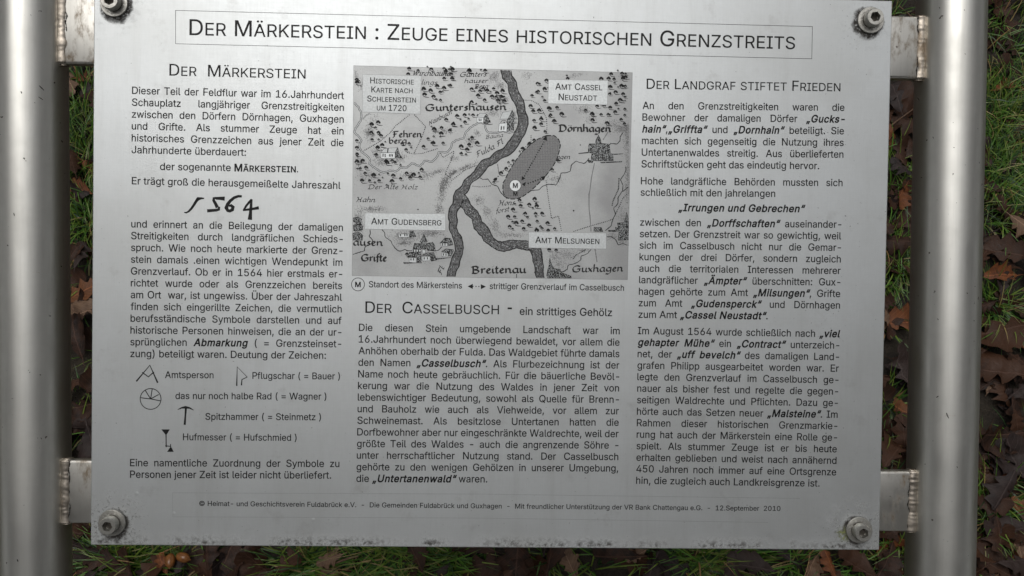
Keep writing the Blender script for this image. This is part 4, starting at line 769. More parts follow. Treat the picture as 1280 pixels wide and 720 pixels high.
(51, 453, [[218,-7,195,-6,173,-3,152,2,133,10,114,19,98,30,83,43,70,57,60,74,52,91,46,111,44,132,109,132,115,107,126,87,144,71,165,59,191,52,219,50,248,53,275,61,297,74,315,93,325,116,329,145,326,172,316,196,299,217,275,234,260,240,242,244,223,247,201,248,157,248,157,299,288,448,288,452,70,452,70,509,372,509,372,461,211,278,211,289,239,290,264,288,287,284,308,276,327,265,344,253,359,239,371,222,381,205,387,186,392,166,393,145,392,123,387,103,380,84,370,66,358,50,344,36,327,23,309,12,288,4,266,-2,243,-6]]),
(52, 453, [[40,105,40,158,247,509,311,509,109,166,109,163,413,163,413,105], [282,0,282,121,282,146,282,318,343,318,343,0]]),
(53, 453, [[221,-7,199,-6,178,-2,159,3,140,11,123,21,108,32,94,45,83,60,73,76,66,93,62,111,60,130,122,130,127,108,138,89,154,73,173,60,196,52,221,50,250,53,276,64,298,82,314,104,324,131,328,162,327,178,324,193,320,208,314,221,297,244,275,262,248,273,218,277,192,275,167,268,145,258,128,246,67,253,96,509,366,509,366,452,151,452,134,301,136,301,155,315,178,325,203,331,229,334,247,333,263,330,279,326,294,321,308,314,321,306,334,296,345,285,355,273,364,260,372,246,379,231,384,215,388,199,390,181,391,163,390,139,385,117,379,95,369,76,357,57,343,41,327,27,309,15,289,6,268,-1,245,-5]]),
(54, 453, [[226,-7,203,-5,182,-1,161,5,142,15,125,26,109,40,96,56,84,74,75,94,69,115,65,138,64,162,65,180,68,199,73,219,80,239,89,261,102,285,118,311,137,340,252,509,322,509,151,261,145,261,154,275,165,288,179,299,196,307,214,312,235,314,257,313,278,309,298,303,316,295,332,284,346,271,359,257,370,240,378,221,384,201,388,180,389,157,388,134,384,112,377,92,368,73,356,55,343,39,327,26,310,14,291,5,271,-2,249,-6], [226,48,254,52,279,63,299,79,314,101,324,128,327,157,324,187,314,213,299,235,279,251,254,262,226,265,198,262,174,252,153,235,138,214,128,188,125,158,128,128,138,102,153,79,174,63,198,52]]),
(55, 453, [[97,0,323,448,323,452,62,452,62,509,391,509,391,449,165,0]]),
(56, 453, [[226,-7,201,-6,178,-2,156,3,136,11,117,21,101,33,86,47,74,62,64,78,57,96,53,115,52,135,53,151,55,166,59,181,65,195,81,220,101,241,125,256,153,265,153,267,135,273,119,282,105,293,93,308,83,324,76,342,72,360,70,380,72,399,75,417,82,434,90,450,101,464,114,477,129,488,146,498,164,506,184,511,204,514,226,516,248,514,269,511,288,506,306,498,323,488,337,477,350,464,361,450,370,434,377,417,380,399,382,380,380,361,376,342,369,324,359,308,347,293,333,282,318,273,300,267,300,265,327,256,351,241,372,220,387,195,393,181,397,166,400,151,401,135,399,115,395,96,388,78,378,62,366,47,352,33,335,21,317,11,296,3,275,-2,251,-6], [226,49,258,52,285,60,307,74,323,91,333,113,337,139,333,165,322,189,305,208,283,223,256,232,226,235,196,232,169,223,147,208,130,189,119,165,115,139,119,113,129,91,145,74,167,60,180,55,195,52,210,50], [226,290,252,292,274,300,293,313,307,330,316,351,319,376,316,399,308,420,294,437,275,449,252,457,226,460,200,457,177,449,159,437,145,420,136,399,133,376,136,351,145,330,159,313,178,300,201,292]]),
(57, 453, [[226,516,249,514,271,510,291,503,310,494,328,482,343,468,356,452,368,434,377,414,384,393,388,371,389,347,388,328,385,309,380,290,373,270,363,248,350,224,334,197,315,168,200,0,130,0,301,248,307,248,299,234,287,221,273,210,257,202,238,196,218,195,195,196,175,199,155,206,137,214,121,225,106,237,94,252,83,269,74,287,68,307,65,329,64,352,65,375,69,397,75,417,85,436,96,454,110,469,125,483,143,494,162,504,182,510,203,514], [226,460,199,457,174,446,154,429,138,407,129,381,125,352,129,322,138,295,154,274,174,257,199,247,226,243,254,247,279,257,299,273,314,295,324,321,327,350,324,381,314,407,299,429,279,446,254,457]]),
(46, 188, [[95,-4,78,-1,63,9,53,24,50,41,53,59,63,73,78,83,95,87,113,83,128,73,138,59,141,41,138,24,128,9,113,-1]]),
(44, 188, [[38,-119,68,71,137,71,84,-119]]),
(58, 188, [[95,-4,78,-1,63,9,53,24,50,41,53,59,63,73,78,83,95,87,113,83,128,73,138,59,141,41,138,24,128,9,113,-1], [95,271,78,274,63,284,53,299,50,316,53,334,63,349,78,359,95,362,113,359,128,349,138,334,141,316,138,299,128,284,113,274]]),
(45, 453, [[337,244,337,188,114,188,114,244]]),
(40, 273, [[89,207,90,235,92,264,96,293,101,324,107,354,114,384,122,413,132,441,142,468,153,494,164,517,177,539,236,539,223,512,212,485,201,457,191,428,182,399,174,370,167,342,161,313,157,285,154,258,152,232,151,207,152,184,154,161,156,138,160,115,165,91,172,67,179,42,188,16,198,-10,209,-38,222,-66,236,-96,177,-96,163,-71,150,-46,139,-21,128,4,119,29,111,55,105,80,99,106,95,131,92,156,90,181]]),
(41, 273, [[37,-96,52,-66,64,-37,76,-9,86,18,95,44,102,69,108,93,113,116,117,139,120,162,121,184,122,207,121,232,119,258,116,285,112,313,106,342,99,370,91,399,82,428,73,457,62,485,50,512,37,539,97,539,109,517,121,494,131,468,142,441,151,413,159,384,167,354,173,323,178,293,181,264,183,235,184,207,183,181,182,156,178,130,174,104,168,79,161,53,153,28,144,3,134,-22,123,-47,110,-72,97,-96]]),
(61, 453, [[72,245,72,301,381,301,381,245], [72,97,72,153,381,153,381,97]]),
(8222, 287, [[38,-119,68,71,138,71,85,-119], [161,-119,192,71,261,71,208,-119]]),
(8220, 300, [[52,318,104,509,151,509,121,318], [175,318,228,509,274,509,244,318]]),
(169, 637, [[173,254,175,274,178,293,185,311,193,328,204,344,216,358,231,371,247,382,264,390,282,397,301,400,321,402,338,401,355,398,371,393,386,386,401,378,414,368,425,357,436,345,445,332,452,317,457,302,460,286,400,286,391,309,372,328,348,340,321,344,297,341,276,332,257,318,243,299,234,278,231,254,234,230,243,209,257,191,276,177,297,168,321,165,347,169,370,181,386,199,395,223,455,223,452,206,447,191,440,177,432,163,422,151,411,140,399,130,385,122,370,115,355,110,338,107,321,107,301,108,282,112,264,118,247,126,231,137,216,150,204,164,193,180,185,197,178,215,175,234], [318,-8,291,-7,266,-3,241,4,216,12,193,24,172,37,152,52,133,69,116,88,101,108,87,130,76,153,67,177,61,202,57,228,56,254,57,281,61,307,67,332,76,356,87,379,101,401,116,421,133,440,152,457,172,472,193,485,216,496,241,505,266,511,291,515,318,517,345,515,371,511,396,505,420,496,443,485,465,472,485,457,504,440,521,421,536,401,549,379,560,356,569,332,575,307,579,281,580,254,579,228,575,202,569,177,560,153,549,130,536,108,521,88,504,69,485,52,465,37,443,24,420,12,396,4,371,-3,345,-7], [318,51,339,52,359,55,379,60,397,67,415,76,432,86,447,97,462,111,475,125,487,141,497,158,506,176,513,194,517,214,520,234,521,254,520,275,517,295,513,314,506,333,497,351,487,368,475,383,462,398,447,411,432,423,415,433,397,442,379,449,359,454,339,457,318,457,298,457,278,454,258,449,240,442,222,433,205,423,189,411,175,398,162,383,150,368,140,351,131,333,124,314,119,295,116,275,115,254,116,234,119,214,124,194,131,176,140,158,150,141,162,125,175,111,189,97,205,86,222,76,240,67,258,60,278,55,298,52]]),
]
make_glyphs()
CAP = 8.95; JS = 1.0
# headline in its thin frame
k = Ink(6); k.stroke([(219.5, 13), (1015.5, 33.2), (1014.7, 73.5), (219.5, 54.7)], .75, closed=True); k.build('headline_frame', 'ink2', plate)
k = Ink(6); text(k, '^Der Märkerstein : Zeuge eines historischen Grenzstreits^', (236.8, 43.8), (993.7, 61.5), 19.3, bold=False); k.build('headline', 'ink', plate)
def block(name, lines, cap=None, j=None, mat='ink2'):
    k = Ink(6)
    for ln in lines:
        s, a, b = ln[:3]; text(k, s, a, b, cap or CAP, (j or JS) if len(ln) < 4 else None)
    return k.build(name, mat, plate)
def lerp_lines(L, a0, b0, a1, b1, last=None):
    """evenly spaced lines between the first and last baseline (left end a, right end b)"""
    n = len(L); out = []
    for i, s in enumerate(L):
        t = i / (n - 1); A = (a0[0] + (a1[0] - a0[0]) * t, a0[1] + (a1[1] - a0[1]) * t); B = (b0[0] + (b1[0] - b0[0]) * t, b0[1] + (b1[1] - b0[1]) * t)
        out.append((s, A, B))
    if last is not None:   # ragged last line ends at x = last
        s, A, B = out[-1]; q = (last - A[0]) / (B[0] - A[0]); out[-1] = (s, A, (last, A[1] + (B[1] - A[1]) * q), 1)
    return out
block('left_heading', [('^Der  Märkerstein^', (211.7, 94.4), (382, 98.4), 1)], 14.2, mat='ink')
block('left_paragraph', lerp_lines(['Dieser Teil der Feldflur war im 16.Jahrhundert', 'Schauplatz   langjähriger  Grenzstreitigkeiten', 'zwischen den Dörfern Dörnhagen, Guxhagen', 'und Grifte. Als stummer Zeuge hat ein', 'historisches Grenzzeichen aus jener Zeit die', 'Jahrhunderte überdauert:'],
      (165, 117.4), (430, 123.9), (164.4, 191.4), (429.2, 197.6), 307.5))
k = Ink(6); text(k, 'der sogenannte', (200, 212.4), (288.5, 213.9), CAP); text(k, '^Märkerstein^', (293, 214), (369.8, 215.4), CAP, bold=True); text(k, '.', (371.2, 215.4), (372.6, 215.4), CAP); k.build('left_paragraph', 'ink2', plate)
block('left_paragraph', [('Er trägt groß die herausgemeißelte Jahreszahl', (164.7, 230.3), (425.7, 236.2), 1)])
block('left_paragraph', lerp_lines(['und erinnert an die Beilegung der damaligen', 'Streitigkeiten durch landgräflichen Schieds-', 'spruch. Wie noch heute markierte der Grenz-', 'stein damals .einen wichtigen Wendepunkt im', 'Grenzverlauf. Ob er in 1564 hier erstmals er-', 'richtet wurde oder als Grenzzeichen bereits', 'am Ort  war, ist ungewiss. Über der Jahreszahl', 'finden sich eingerillte Zeichen, die vermutlich', 'berufsständische Symbole darstellen und auf', 'historische Personen hinweisen, die an der ur-', 'sprünglichen *Abmarkung* ( = Grenzsteinset-', 'zung) beteiligt waren. Deutung der Zeichen:'],
      (164, 284.2), (428.7, 288.7), (162.8, 446.3), (426.4, 448.7), 407.5))
block('symbol_caption', [('Amtsperson', (206.2, 472.5), (267, 472.8), 1)], 8.3)
block('symbol_caption', [('Pflugschar ( = Bauer )', (315.5, 473.5), (425, 474.2), 1)], 8.3)
block('symbol_caption', [('das nur noch halbe Rad ( = Wagner )', (219.3, 498.7), (408, 499.5), 1)], 8.3)
block('symbol_caption', [('Spitzhammer ( = Steinmetz )', (256.7, 524.7), (401.3, 525.2), 1)], 8.3)
block('symbol_caption', [('Hufmesser ( = Hufschmied )', (228.7, 550.2), (370.8, 551), 1)], 8.3)
block('left_paragraph', lerp_lines(['Eine namentliche Zuordnung der Symbole zu', 'Personen jener Zeit ist leider nicht überliefert.'], (162.5, 582.7), (424.3, 583.8), (162.5, 597.2), (424, 598.3), 414))
block('imprint', [('© Heimat- und Geschichtsverein Fuldabrück e.V.  -  Die Gemeinden Fuldabrück und Guxhagen  -  Mit freundlicher Unterstützung der VR Bank Chattengau e.G.  -  12.September  2010', (249, 632.2), (975.5, 638.6), 1)], 6.1)
block('right_heading', [('^Der Landgraf stiftet Frieden^', (808.2, 111), (1050.5, 114.2), 1)], 12.6, mat='ink')
block('right_paragraph', lerp_lines(['An den Grenzstreitigkeiten waren die', 'Bewohner der damaligen Dörfer *„Gucks-*', '*hain“*,*„Griffta“* und *„Dornhain“* beteiligt. Sie', 'machten sich gegenseitig die Nutzung ihres', 'Untertanenwaldes streitig. Aus überlieferten', 'Schriftstücken geht das eindeutig hervor.'],
      (803.2, 136.2), (1055.5, 138.6), (801.7, 209.2), (1054, 211.8), 1024))
block('right_paragraph', lerp_lines(['Hohe landgräfliche Behörden mussten sich', 'schließlich mit den jahrelangen'], (801, 230.4), (1053.2, 232.7), (800.7, 244.6), (1053, 247), 969))
block('right_paragraph', [('*„Irrungen und Gebrechen“*', (848, 263.8), (1005, 265.2), 1)])
block('right_paragraph', lerp_lines(['zwischen den *„Dorffschaften“* auseinander-', 'setzen. Der Grenzstreit war so gewichtig, weil', 'sich im Casselbusch nicht nur die Gemar-', 'kungen der drei Dörfer, sondern zugleich', 'auch die territorialen Interessen mehrerer', 'landgräflicher *„Ämpter“* überschnitten: Gux-', 'hagen gehörte zum Amt *„Milsungen“*, Grifte', 'zum Amt *„Gudensperck“* und Dörnhagen', 'zum Amt *„Cassel Neustadt“*.'],
      (800, 282), (1051.7, 284.8), (798, 397.2), (1049.7, 400.2), 959.5))
block('right_paragraph', lerp_lines(['Im August 1564 wurde schließlich nach *„viel*', '*gehapter Mühe“* ein *„Contract“* unterzeich-', 'net, der *„uff bevelch“* des damaligen Land-', 'grafen Philipp ausgearbeitet worden war. Er', 'legte den Grenzverlauf im Casselbusch ge-', 'nauer als bisher fest und regelte die gegen-', 'seitigen Waldrechte und Pflichten. Dazu ge-', 'hörte auch das Setzen neuer *„Malsteine“*. Im', 'Rahmen dieser historischen Grenzmarkie-', 'rung hat auch der Märkerstein eine Rolle ge-', 'spielt. Als stummer Zeuge ist er bis heute', 'erhalten geblieben und weist nach annähernd', '450 Jahren noch immer auf eine Ortsgrenze', 'hin, die zugleich auch Landkreisgrenze ist.'],
      (797.2, 417.6), (1049.5, 421.5), (795, 604.6), (1044.8, 608.6), 1024.5))
k = Ink(6); text(k, '^Der  Casselbusch^', (456.7, 391), (623.7, 392.8), 14.2); text(k, '-', (634.3, 392.6), (639.8, 392.7), 17); k.build('middle_heading', 'ink', plate)
block('middle_heading', [('ein strittiges Gehölz', (649.5, 393.5), (765, 395.2), 1)], 9.6, mat='ink')
block('middle_paragraph', lerp_lines(['Die diesen Stein umgebende Landschaft war im', '16.Jahrhundert noch überwiegend bewaldet, vor allem die', 'Anhöhen oberhalb der Fulda. Das Waldgebiet führte damals', 'den Namen *„Casselbusch“*. Als Flurbezeichnung ist der', 'Name noch heute gebräuchlich. Für die bäuerliche Bevöl-', 'kerung war die Nutzung des Waldes in jener Zeit von', 'lebenswichtiger Bedeutung, sowohl als Quelle für Brenn-', 'und Bauholz wie auch als Viehweide, vor allem zur', 'Schweinemast. Als besitzlose Untertanen hatten die', 'Dorfbewohner aber nur eingeschränkte Waldrechte, weil der', 'größte Teil des Waldes - auch die angrenzende Söhre -', 'unter herrschaftlicher Nutzung stand. Der Casselbusch', 'gehörte zu den wenigen Gehölzen in unserer Umgebung,', 'die *„Untertanenwald“* waren.'],
      (448.6, 413.6), (774.6, 417.8), (445.4, 602.3), (772.6, 603.7), 609.2))
# map key under the map
k = Ink(6); k.circle(447.5, 355.5, 8.1, .8); text(k, 'M', (443.8, 358.6), (450.9, 358.8), 6.2, bold=True)
text(k, 'Standort des Märkersteins', (461, 359), (577.5, 360.6), 7.6)
k.poly([(584.5, 357.9), (591, 354.8), (591, 361.2)]); k.poly([(607.5, 358.3), (601, 355.2), (601, 361.6)])
k.stroke([(590, 357.9), (592, 357.9)], 1.2); k.disc(595, 358, .8, 8); k.disc(598.6, 358.1, .8, 8)
text(k, 'strittiger Grenzverlauf im Casselbusch', (612, 361.2), (780, 363.5), 7.6); k.build('map_key', 'ink2', plate)
# chiselled year, drawn by hand: tile px / 10.667 from (220, 235)
def T(ox, oy, s): return lambda pts: [(ox + p[0] / s, oy + p[1] / s) for p in pts]
t = T(220, 235, 10.667); k = Ink(6); 
def q(pts, ws): k.stroke(t(pts), [w / 10.667 for w in ws])
q([(108, 325), (135, 330), (170, 312), (205, 275), (240, 225), (270, 175), (300, 145)], [12, 22, 26, 32, 34, 38, 36])
k.poly(t([(262, 150), (285, 122), (340, 124), (380, 132), (372, 146), (335, 152), (300, 168), (275, 190)]))
q([(650, 142), (590, 138), (530, 138)], [56, 44, 36]); q([(540, 132), (505, 138), (502, 165), (530, 215), (552, 262)], [30, 40, 40, 42, 46])
q([(575, 250), (572, 285), (535, 296), (480, 300), (415, 305)], [30, 40, 38, 40, 44])
q([(878, 112), (830, 110), (775, 130), (725, 170), (690, 215), (670, 265), (690, 300), (718, 308), (752, 290), (760, 255), (735, 232), (705, 240)], [30, 36, 38, 42, 46, 52, 44, 42, 48, 50, 40, 22])
q([(1010, 150), (975, 190), (935, 240), (905, 292)], [26, 32, 30, 26]); q([(892, 296), (960, 288), (1040, 276), (1105, 264)], [24, 30, 34, 44]); q([(1006, 150), (1000, 250), (994, 330), (985, 424)], [30, 38, 42, 60])
k.build('chiselled_year', 'ink', plate)
# mason's and trade signs: tile px / 4.4138 from (150, 440)
t = T(150, 440, 4.4138)
k = Ink(6); k.stroke(t([(90, 162), (165, 73), (208, 170)]), [1.9, 1.6, 2.1]); k.stroke(t([(122, 112), (157, 137), (187, 110)]), 1.4); k.build('trade_symbol', 'ink', plate)
k = Ink(6); k.stroke(t([(644, 187), (647, 82), (702, 138), (673, 152), (670, 184)]), [1.8, 1.3, 1.3, 1.3, 1.8]); k.build('trade_symbol', 'ink', plate)
k = Ink(6); c = t([(169, 259)])[0]; k.circle(c[0], c[1], 13, 1.05)
for e in ((112, 252), (226, 270), (140, 212), (178, 203), (214, 234)): k.stroke([c, t([e])[0]], 1.15)
k.build('trade_symbol', 'ink2', plate)
k = Ink(6); k.stroke(t([(318, 318), (340, 308), (362, 305), (385, 309), (407, 321)]), [.6, 2.0, 3.4, 2.1, .6]); k.stroke(t([(364, 306), (361, 350), (357, 402)]), [2.7, 2.1, 2.7]); k.build('trade_symbol', 'ink2', plate)
k = Ink(6); k.poly(t([(228, 427), (275, 427), (258, 455), (250, 455)])); k.stroke(t([(254, 450), (255, 525)]), 1.3); k.stroke(t([(250, 518), (282, 520)]), 1.2); k.stroke(t([(279, 508), (280, 532)]), 1.1); k.poly(t([(276, 526), (284, 526), (297, 551), (260, 551)])); k.build('trade_symbol', 'ink', plate)
# faint frame of the imprint strip
k = Ink(3); k.stroke([(215.5, 616), (600, 617.6), (1000, 623)], .5); k.stroke([(216, 646), (600, 647.6), (960, 653)], .5); k.stroke([(215.5, 616), (216, 646)], .4); k.build('imprint_frame', 'crease', plate)

# ------------------------------------------------------------------ the old map
k = Ink(3); k.poly([(442.1, 82.1), (790.5, 90.8), (784.4, 349.7), (440.1, 344.5)]); mp = k.build('map_print', 'map', plate)
A_ = T(440, 78, 8); B_ = T(560, 78, 8); D_ = T(640, 78, 8); E_ = T(440, 150, 8); G_ = T(560, 150, 8); H_ = T(640, 150, 8)
I_ = T(440, 220, 8); J_ = T(560, 220, 8); K_ = T(640, 220, 8); L_ = T(440, 270, 8); N_ = T(560, 270, 8); O_ = T(640, 270, 8)
def mbuild(k, name, mat):
    o = k.build(name, mat, plate); o['kind'] = 'stuff'; return o
k = Ink(9); k.stroke([(442.1, 82.1), (790.5, 90.8), (784.4, 349.7), (440.1, 344.5)], .4, closed=True); mbuild(k, 'map_border', 'hatch')
# hill shading as engraved hatching
k = Ink(5); rr = random.Random(5)
def smudge(f, cx, cy, rx, ry, ang=0, n=100):
    c, s_ = math.cos(R(ang)), math.sin(R(ang))
    for _ in range(n):
        a, b = rr.gauss(0, .5), rr.gauss(0, .5); x, y = cx + a * rx * c - b * ry * s_, cy + a * rx * s_ + b * ry * c
        l = rr.uniform(5, 13); th = R(rr.uniform(30, 75)); p = f([(x, y), (x + l * math.cos(th), y + l * math.sin(th))])
        if 443 < p[0][0] < 786 and 84 + (p[0][0] - 442) * .025 < p[0][1] < 343 and p[1][1] < 346: k.stroke(p, rr.uniform(.25, .5))
for a in [(B_, 460, 140, 55, 70, 30, 180), (B_, 520, 230, 60, 50, 0, 140), (B_, 790, 130, 70, 50, 0, 70), (B_, 450, 500, 70, 40, 0, 120), (B_, 540, 370, 60, 40, 0, 160), (B_, 650, 560, 40, 90, 0, 160),
          (A_, 40, 160, 30, 80, 0, 100), (A_, 90, 230, 30, 60, 0, 60), (A_, 950, 110, 90, 40, 0, 100), (A_, 230, 560, 60, 60, 0, 60), (A_, 900, 690, 110, 40, 0, 120), (A_, 160, 690, 60, 50, 0, 120),
          (E_, 170, 130, 60, 110, 0, 220), (E_, 330, 410, 150, 50, 0, 340), (E_, 250, 330, 60, 60, 0, 160), (E_, 480, 370, 70, 50, 0, 160), (E_, 940, 610, 45, 90, 30, 260), (E_, 1010, 520, 60, 30, -30, 160), (E_, 1140, 470, 130, 25, -22, 200), (E_, 830, 520, 110, 30, -20, 160), (E_, 740, 560, 60, 40, 0, 80), (E_, 1010, 380, 60, 30, 0, 80), (E_, 560, 550, 90, 40, 0, 160), (E_, 160, 560, 110, 60, 0, 220), (E_, 60, 420, 50, 80, 0, 120), (E_, 1180, 220, 60, 60, 0, 120), (E_, 1250, 130, 40, 30, 0, 60),
          (I_, 900, 120, 45, 150, 8, 420), (I_, 870, 330, 45, 60, 0, 160), (I_, 200, 330, 130, 30, 0, 240), (I_, 520, 600, 150, 60, 0, 420), (I_, 790, 570, 130, 40, 0, 340), (I_, 60, 450, 60, 130, 0, 300), (I_, 520, 670, 90, 30, 0, 160),
          (J_, 300, 240, 60, 50, 0, 120), (J_, 380, 350, 50, 80, -25, 160), (J_, 470, 500, 50, 90, -25, 180), (J_, 620, 590, 170, 30, 0, 160),
          (D_, 720, 470, 80, 50, 0, 160), (D_, 1130, 650, 100, 60, 0, 200), (D_, 780, 560, 60, 60, 0, 100), (D_, 620, 130, 120, 30, -15, 80), (D_, 1000, 620, 90, 60, 30, 100), (D_, 1120, 140, 60, 40, 0, 90),
          (H_, 1150, 200, 45, 190, 0, 420), (H_, 1160, 500, 30, 160, 0, 220), (H_, 430, 590, 90, 55, 0, 140), (H_, 1090, 90, 80, 60, 0, 160),
          (K_, 1150, 150, 30, 160, 0, 200), (K_, 1100, 400, 50, 90, 0, 160), (K_, 1000, 600, 60, 40, 0, 100),
          (O_, 540, 380, 100, 60, 0, 220), (O_, 420, 410, 60, 60, 0, 120), (O_, 480, 480, 80, 50, 0, 100), (O_, 720, 340, 80, 30, 0, 80), (O_, 1100, 260, 60, 40, 0, 80),
          (L_, 700, 400, 160, 60, 0, 260), (L_, 60, 100, 60, 130, 0, 200)]:
    smudge(*a)
mbuild(k, 'map_hill_shading', 'hatch')
# river Fulda with its eastern arm
def resample(pts, n):
    P = [Vector(p) for p in pts]; d = [0]
    for a, b in zip(P, P[1:]): d.append(d[-1] + (b - a).length)
    out = []; j = 0
    for i in range(n):
        q = d[-1] * i / (n - 1)
        while j < len(P) - 2 and d[j + 1] < q: j += 1
        out.append(P[j].lerp(P[j + 1], (q - d[j]) / max(1e-6, d[j + 1] - d[j])))
    return out
rivers = [
 (B_([(530, 78), (545, 160), (600, 210), (605, 290), (640, 370), (680, 430), (690, 480), (705, 560)]) + G_([(705, 30), (690, 80), (665, 130), (620, 200), (580, 250), (555, 285), (470, 320), (425, 375), (345, 400), (300, 450), (260, 520), (215, 560), (165, 600), (140, 660)]) + J_([(75, 150), (55, 200), (50, 270), (10, 330), (8, 380)]) + L_([(962, 0), (975, 60), (970, 130), (1000, 190), (1022, 250), (1030, 290), (1035, 340), (1000, 420), (985, 480), (960, 540), (950, 605)]),
  B_([(630, 80), (640, 140), (685, 190), (695, 270), (720, 320), (760, 390), (770, 480), (800, 560), (803, 620)]) + G_([(795, 60), (770, 140), (740, 180), (700, 260), (670, 300), (615, 350), (520, 390), (480, 430), (400, 465), (370, 510), (310, 580), (230, 630), (210, 690)]) + J_([(210, 140), (170, 185), (160, 240), (125, 305), (90, 350), (85, 400), (95, 450), (85, 500)]) + L_([(1040, 110), (1060, 160), (1100, 220), (1115, 320), (1105, 380), (1080, 440), (1070, 500), (1040, 560), (1030, 607)])),
 (J_([(120, 300), (155, 330), (180, 380), (240, 430), (260, 520), (300, 565), (330, 600)]) + N_([(335, 200), (360, 250), (430, 300), (500, 345), (560, 355), (620, 340), (680, 320), (760, 335), (820, 345), (845, 400), (850, 450), (870, 510), (870, 570), (885, 617)]),
  J_([(160, 180), (200, 230), (230, 290), (290, 350), (325, 410), (340, 460), (390, 500), (425, 560), (450, 620), (500, 655), (550, 660), (620, 640), (690, 645), (805, 650), (880, 680)]) + N_([(930, 330), (940, 380), (940, 430), (955, 500), (950, 560), (962, 618)]))]
kf = Ink(7); ke = Ink(9); kl = Ink(10)
for l, r_ in rivers:
    n = 90; A = resample(l, n); B = resample(r_, n)
    for i in range(n - 1): kf.poly([A[i], B[i], B[i + 1], A[i + 1]])
    for P in (A, B): ke.stroke([(p.x + rr.uniform(-.25, .25), p.y + rr.uniform(-.25, .25)) for p in P], [rr.uniform(.9, 1.7) for _ in P])
    for i in range(n - 1):
        for _ in range(14):
            q = rr.uniform(.08, .92); p = A[i].lerp(B[i], q); d = (A[i + 1] - A[i]).normalized() * rr.uniform(.8, 2.4)
            (ke if rr.random() < .75 else kl).stroke([p, p + d + Vector((rr.uniform(-.4, .4), rr.uniform(-.4, .4)))], rr.uniform(.25, .5))
mbuild(kf, 'map_river', 'river'); mbuild(ke, 'map_river_lines', 'mapink'); mbuild(kl, 'map_river_ripples', 'crease')
# brooks: double lines
ko = Ink(6); ki = Ink(8)
def brook(pts, w=1.9):
    P = resample(pts, max(6, int(len(pts) * 4))); P = [(p.x + .35 * math.sin(i * 1.9), p.y + .35 * math.cos(i * 2.3)) for i, p in enumerate(P)]
    ko.stroke(P, w); ki.stroke(P, w * .45)
brook(A_([(20, 405), (60, 440), (95, 510), (90, 575), (45, 650)]) + E_([(35, 75), (25, 130), (60, 155), (95, 200), (70, 260), (95, 320), (140, 350), (180, 390), (175, 440), (230, 480), (290, 520), (330, 525), (380, 505), (440, 515), (490, 475), (550, 475), (600, 430), (680, 465), (730, 405), (800, 420), (850, 370), (870, 320), (950, 325), (990, 280), (1000, 230), (1050, 200), (1120, 180), (1135, 125), (1190, 70), (1270, 25)]) + G_([(340, 25), (370, 45), (375, 90), (400, 125), (480, 130), (550, 110), (620, 130), (670, 105)]), 2.3)
brook(A_([(180, 510), (140, 530), (105, 570)]), 1.5)
for pts in [H_([(1110, 125), (1080, 170), (1080, 210), (1050, 240), (985, 235), (970, 255)]), H_([(770, 385), (730, 435), (690, 430), (640, 410), (590, 450), (585, 510), (550, 525), (490, 530), (470, 600), (440, 650), (370, 640), (300, 665), (270, 700), (190, 705)]),
            G_([(320, 580), (350, 595), (400, 590), (435, 640), (500, 665), (520, 718)]) + J_([(550, 190), (590, 228)]), I_([(180, 535), (185, 570), (170, 605), (210, 640), (200, 665)]) + L_([(190, 280), (130, 310), (125, 350), (80, 360), (10, 385)]),
            L_([(300, 135), (330, 170), (330, 210), (390, 250), (405, 290), (450, 340), (480, 355), (530, 335), (560, 350), (600, 345)]), H_([(1135, 465), (1140, 510), (1110, 560), (1080, 600)]) + K_([(1085, 40), (1110, 90), (1105, 150), (1060, 210), (1060, 280), (1015, 320), (1035, 380), (1010, 430), (990, 500), (935, 545)]),
            K_([(1165, 112), (1135, 130), (1105, 160)]), K_([(950, 610), (990, 605), (1040, 640), (1060, 690), (1110, 675), (1150, 690)]), O_([(790, 335), (750, 380), (690, 400), (690, 440), (620, 480), (560, 490), (555, 530), (510, 560), (480, 560)]), L_([(820, 350), (860, 345), (900, 310)])]:
    P = resample(pts, len(pts) * 3); ko.stroke([(p.x + rr.uniform(-.25, .25), p.y + rr.uniform(-.25, .25)) for p in P], [rr.uniform(.7, 1.3) for _ in P])
mbuild(ko, 'map_brooks', 'mapink'); mbuild(ki, 'map_brook_water', 'card_dark')
kg = Ink(6)
for pts in [H_([(825, 430), (795, 570), (780, 700)]) + K_([(770, 160), (770, 330), (780, 400), (790, 555)]), O_([(830, 330), (850, 460)]), H_([(960, 120), (910, 200)]), G_([(495, 440), (510, 540)])]: kg.stroke(resample(pts, 14), [rr.uniform(.7, 1.5) for _ in range(14)])
mbuild(kg, 'map_country_road', 'hatch')
# zone of the disputed border
zone = G_([(985, 155), (1060, 155), (1105, 190), (1125, 250), (1110, 320), (1090, 390), (1040, 480), (960, 580), (880, 660)]) + J_([(820, 155), (740, 210), (680, 230), (620, 230), (570, 210), (548, 150), (550, 60)]) + G_([(560, 620), (600, 530), (660, 430), (740, 320), (830, 240), (900, 190)])
k = Ink(11); k.poly(zone); mbuild(k, 'map_zone', 'zone')
k = Ink(13); Z = resample(zone + [zone[0]], 120)
for i in range(0, 118, 4): k.stroke(Z[i:i + 4], 1.2)
k.dots(G_([(965, 210), (760, 570)]), 1.5, 3.0); k.dots(G_([(935, 585), (790, 640)]), 1.5, 3.0)
for tri in ([(985, 155), (992, 210), (945, 195)], [(735, 605), (738, 560), (775, 585)], [(978, 560), (955, 605), (925, 570)], [(738, 640), (780, 620), (765, 665)]): k.poly(G_(tri))
text(k, 'M', *J_([(652, 197), (695, 198)]), 5.0, bold=True)
mbuild(k, 'map_border_arrows', 'ink')
k = Ink(15); c = G_([(672, 655)])[0]; k.disc(c[0], c[1], 7.1, 32); mbuild(k, 'map_marker', 'white')
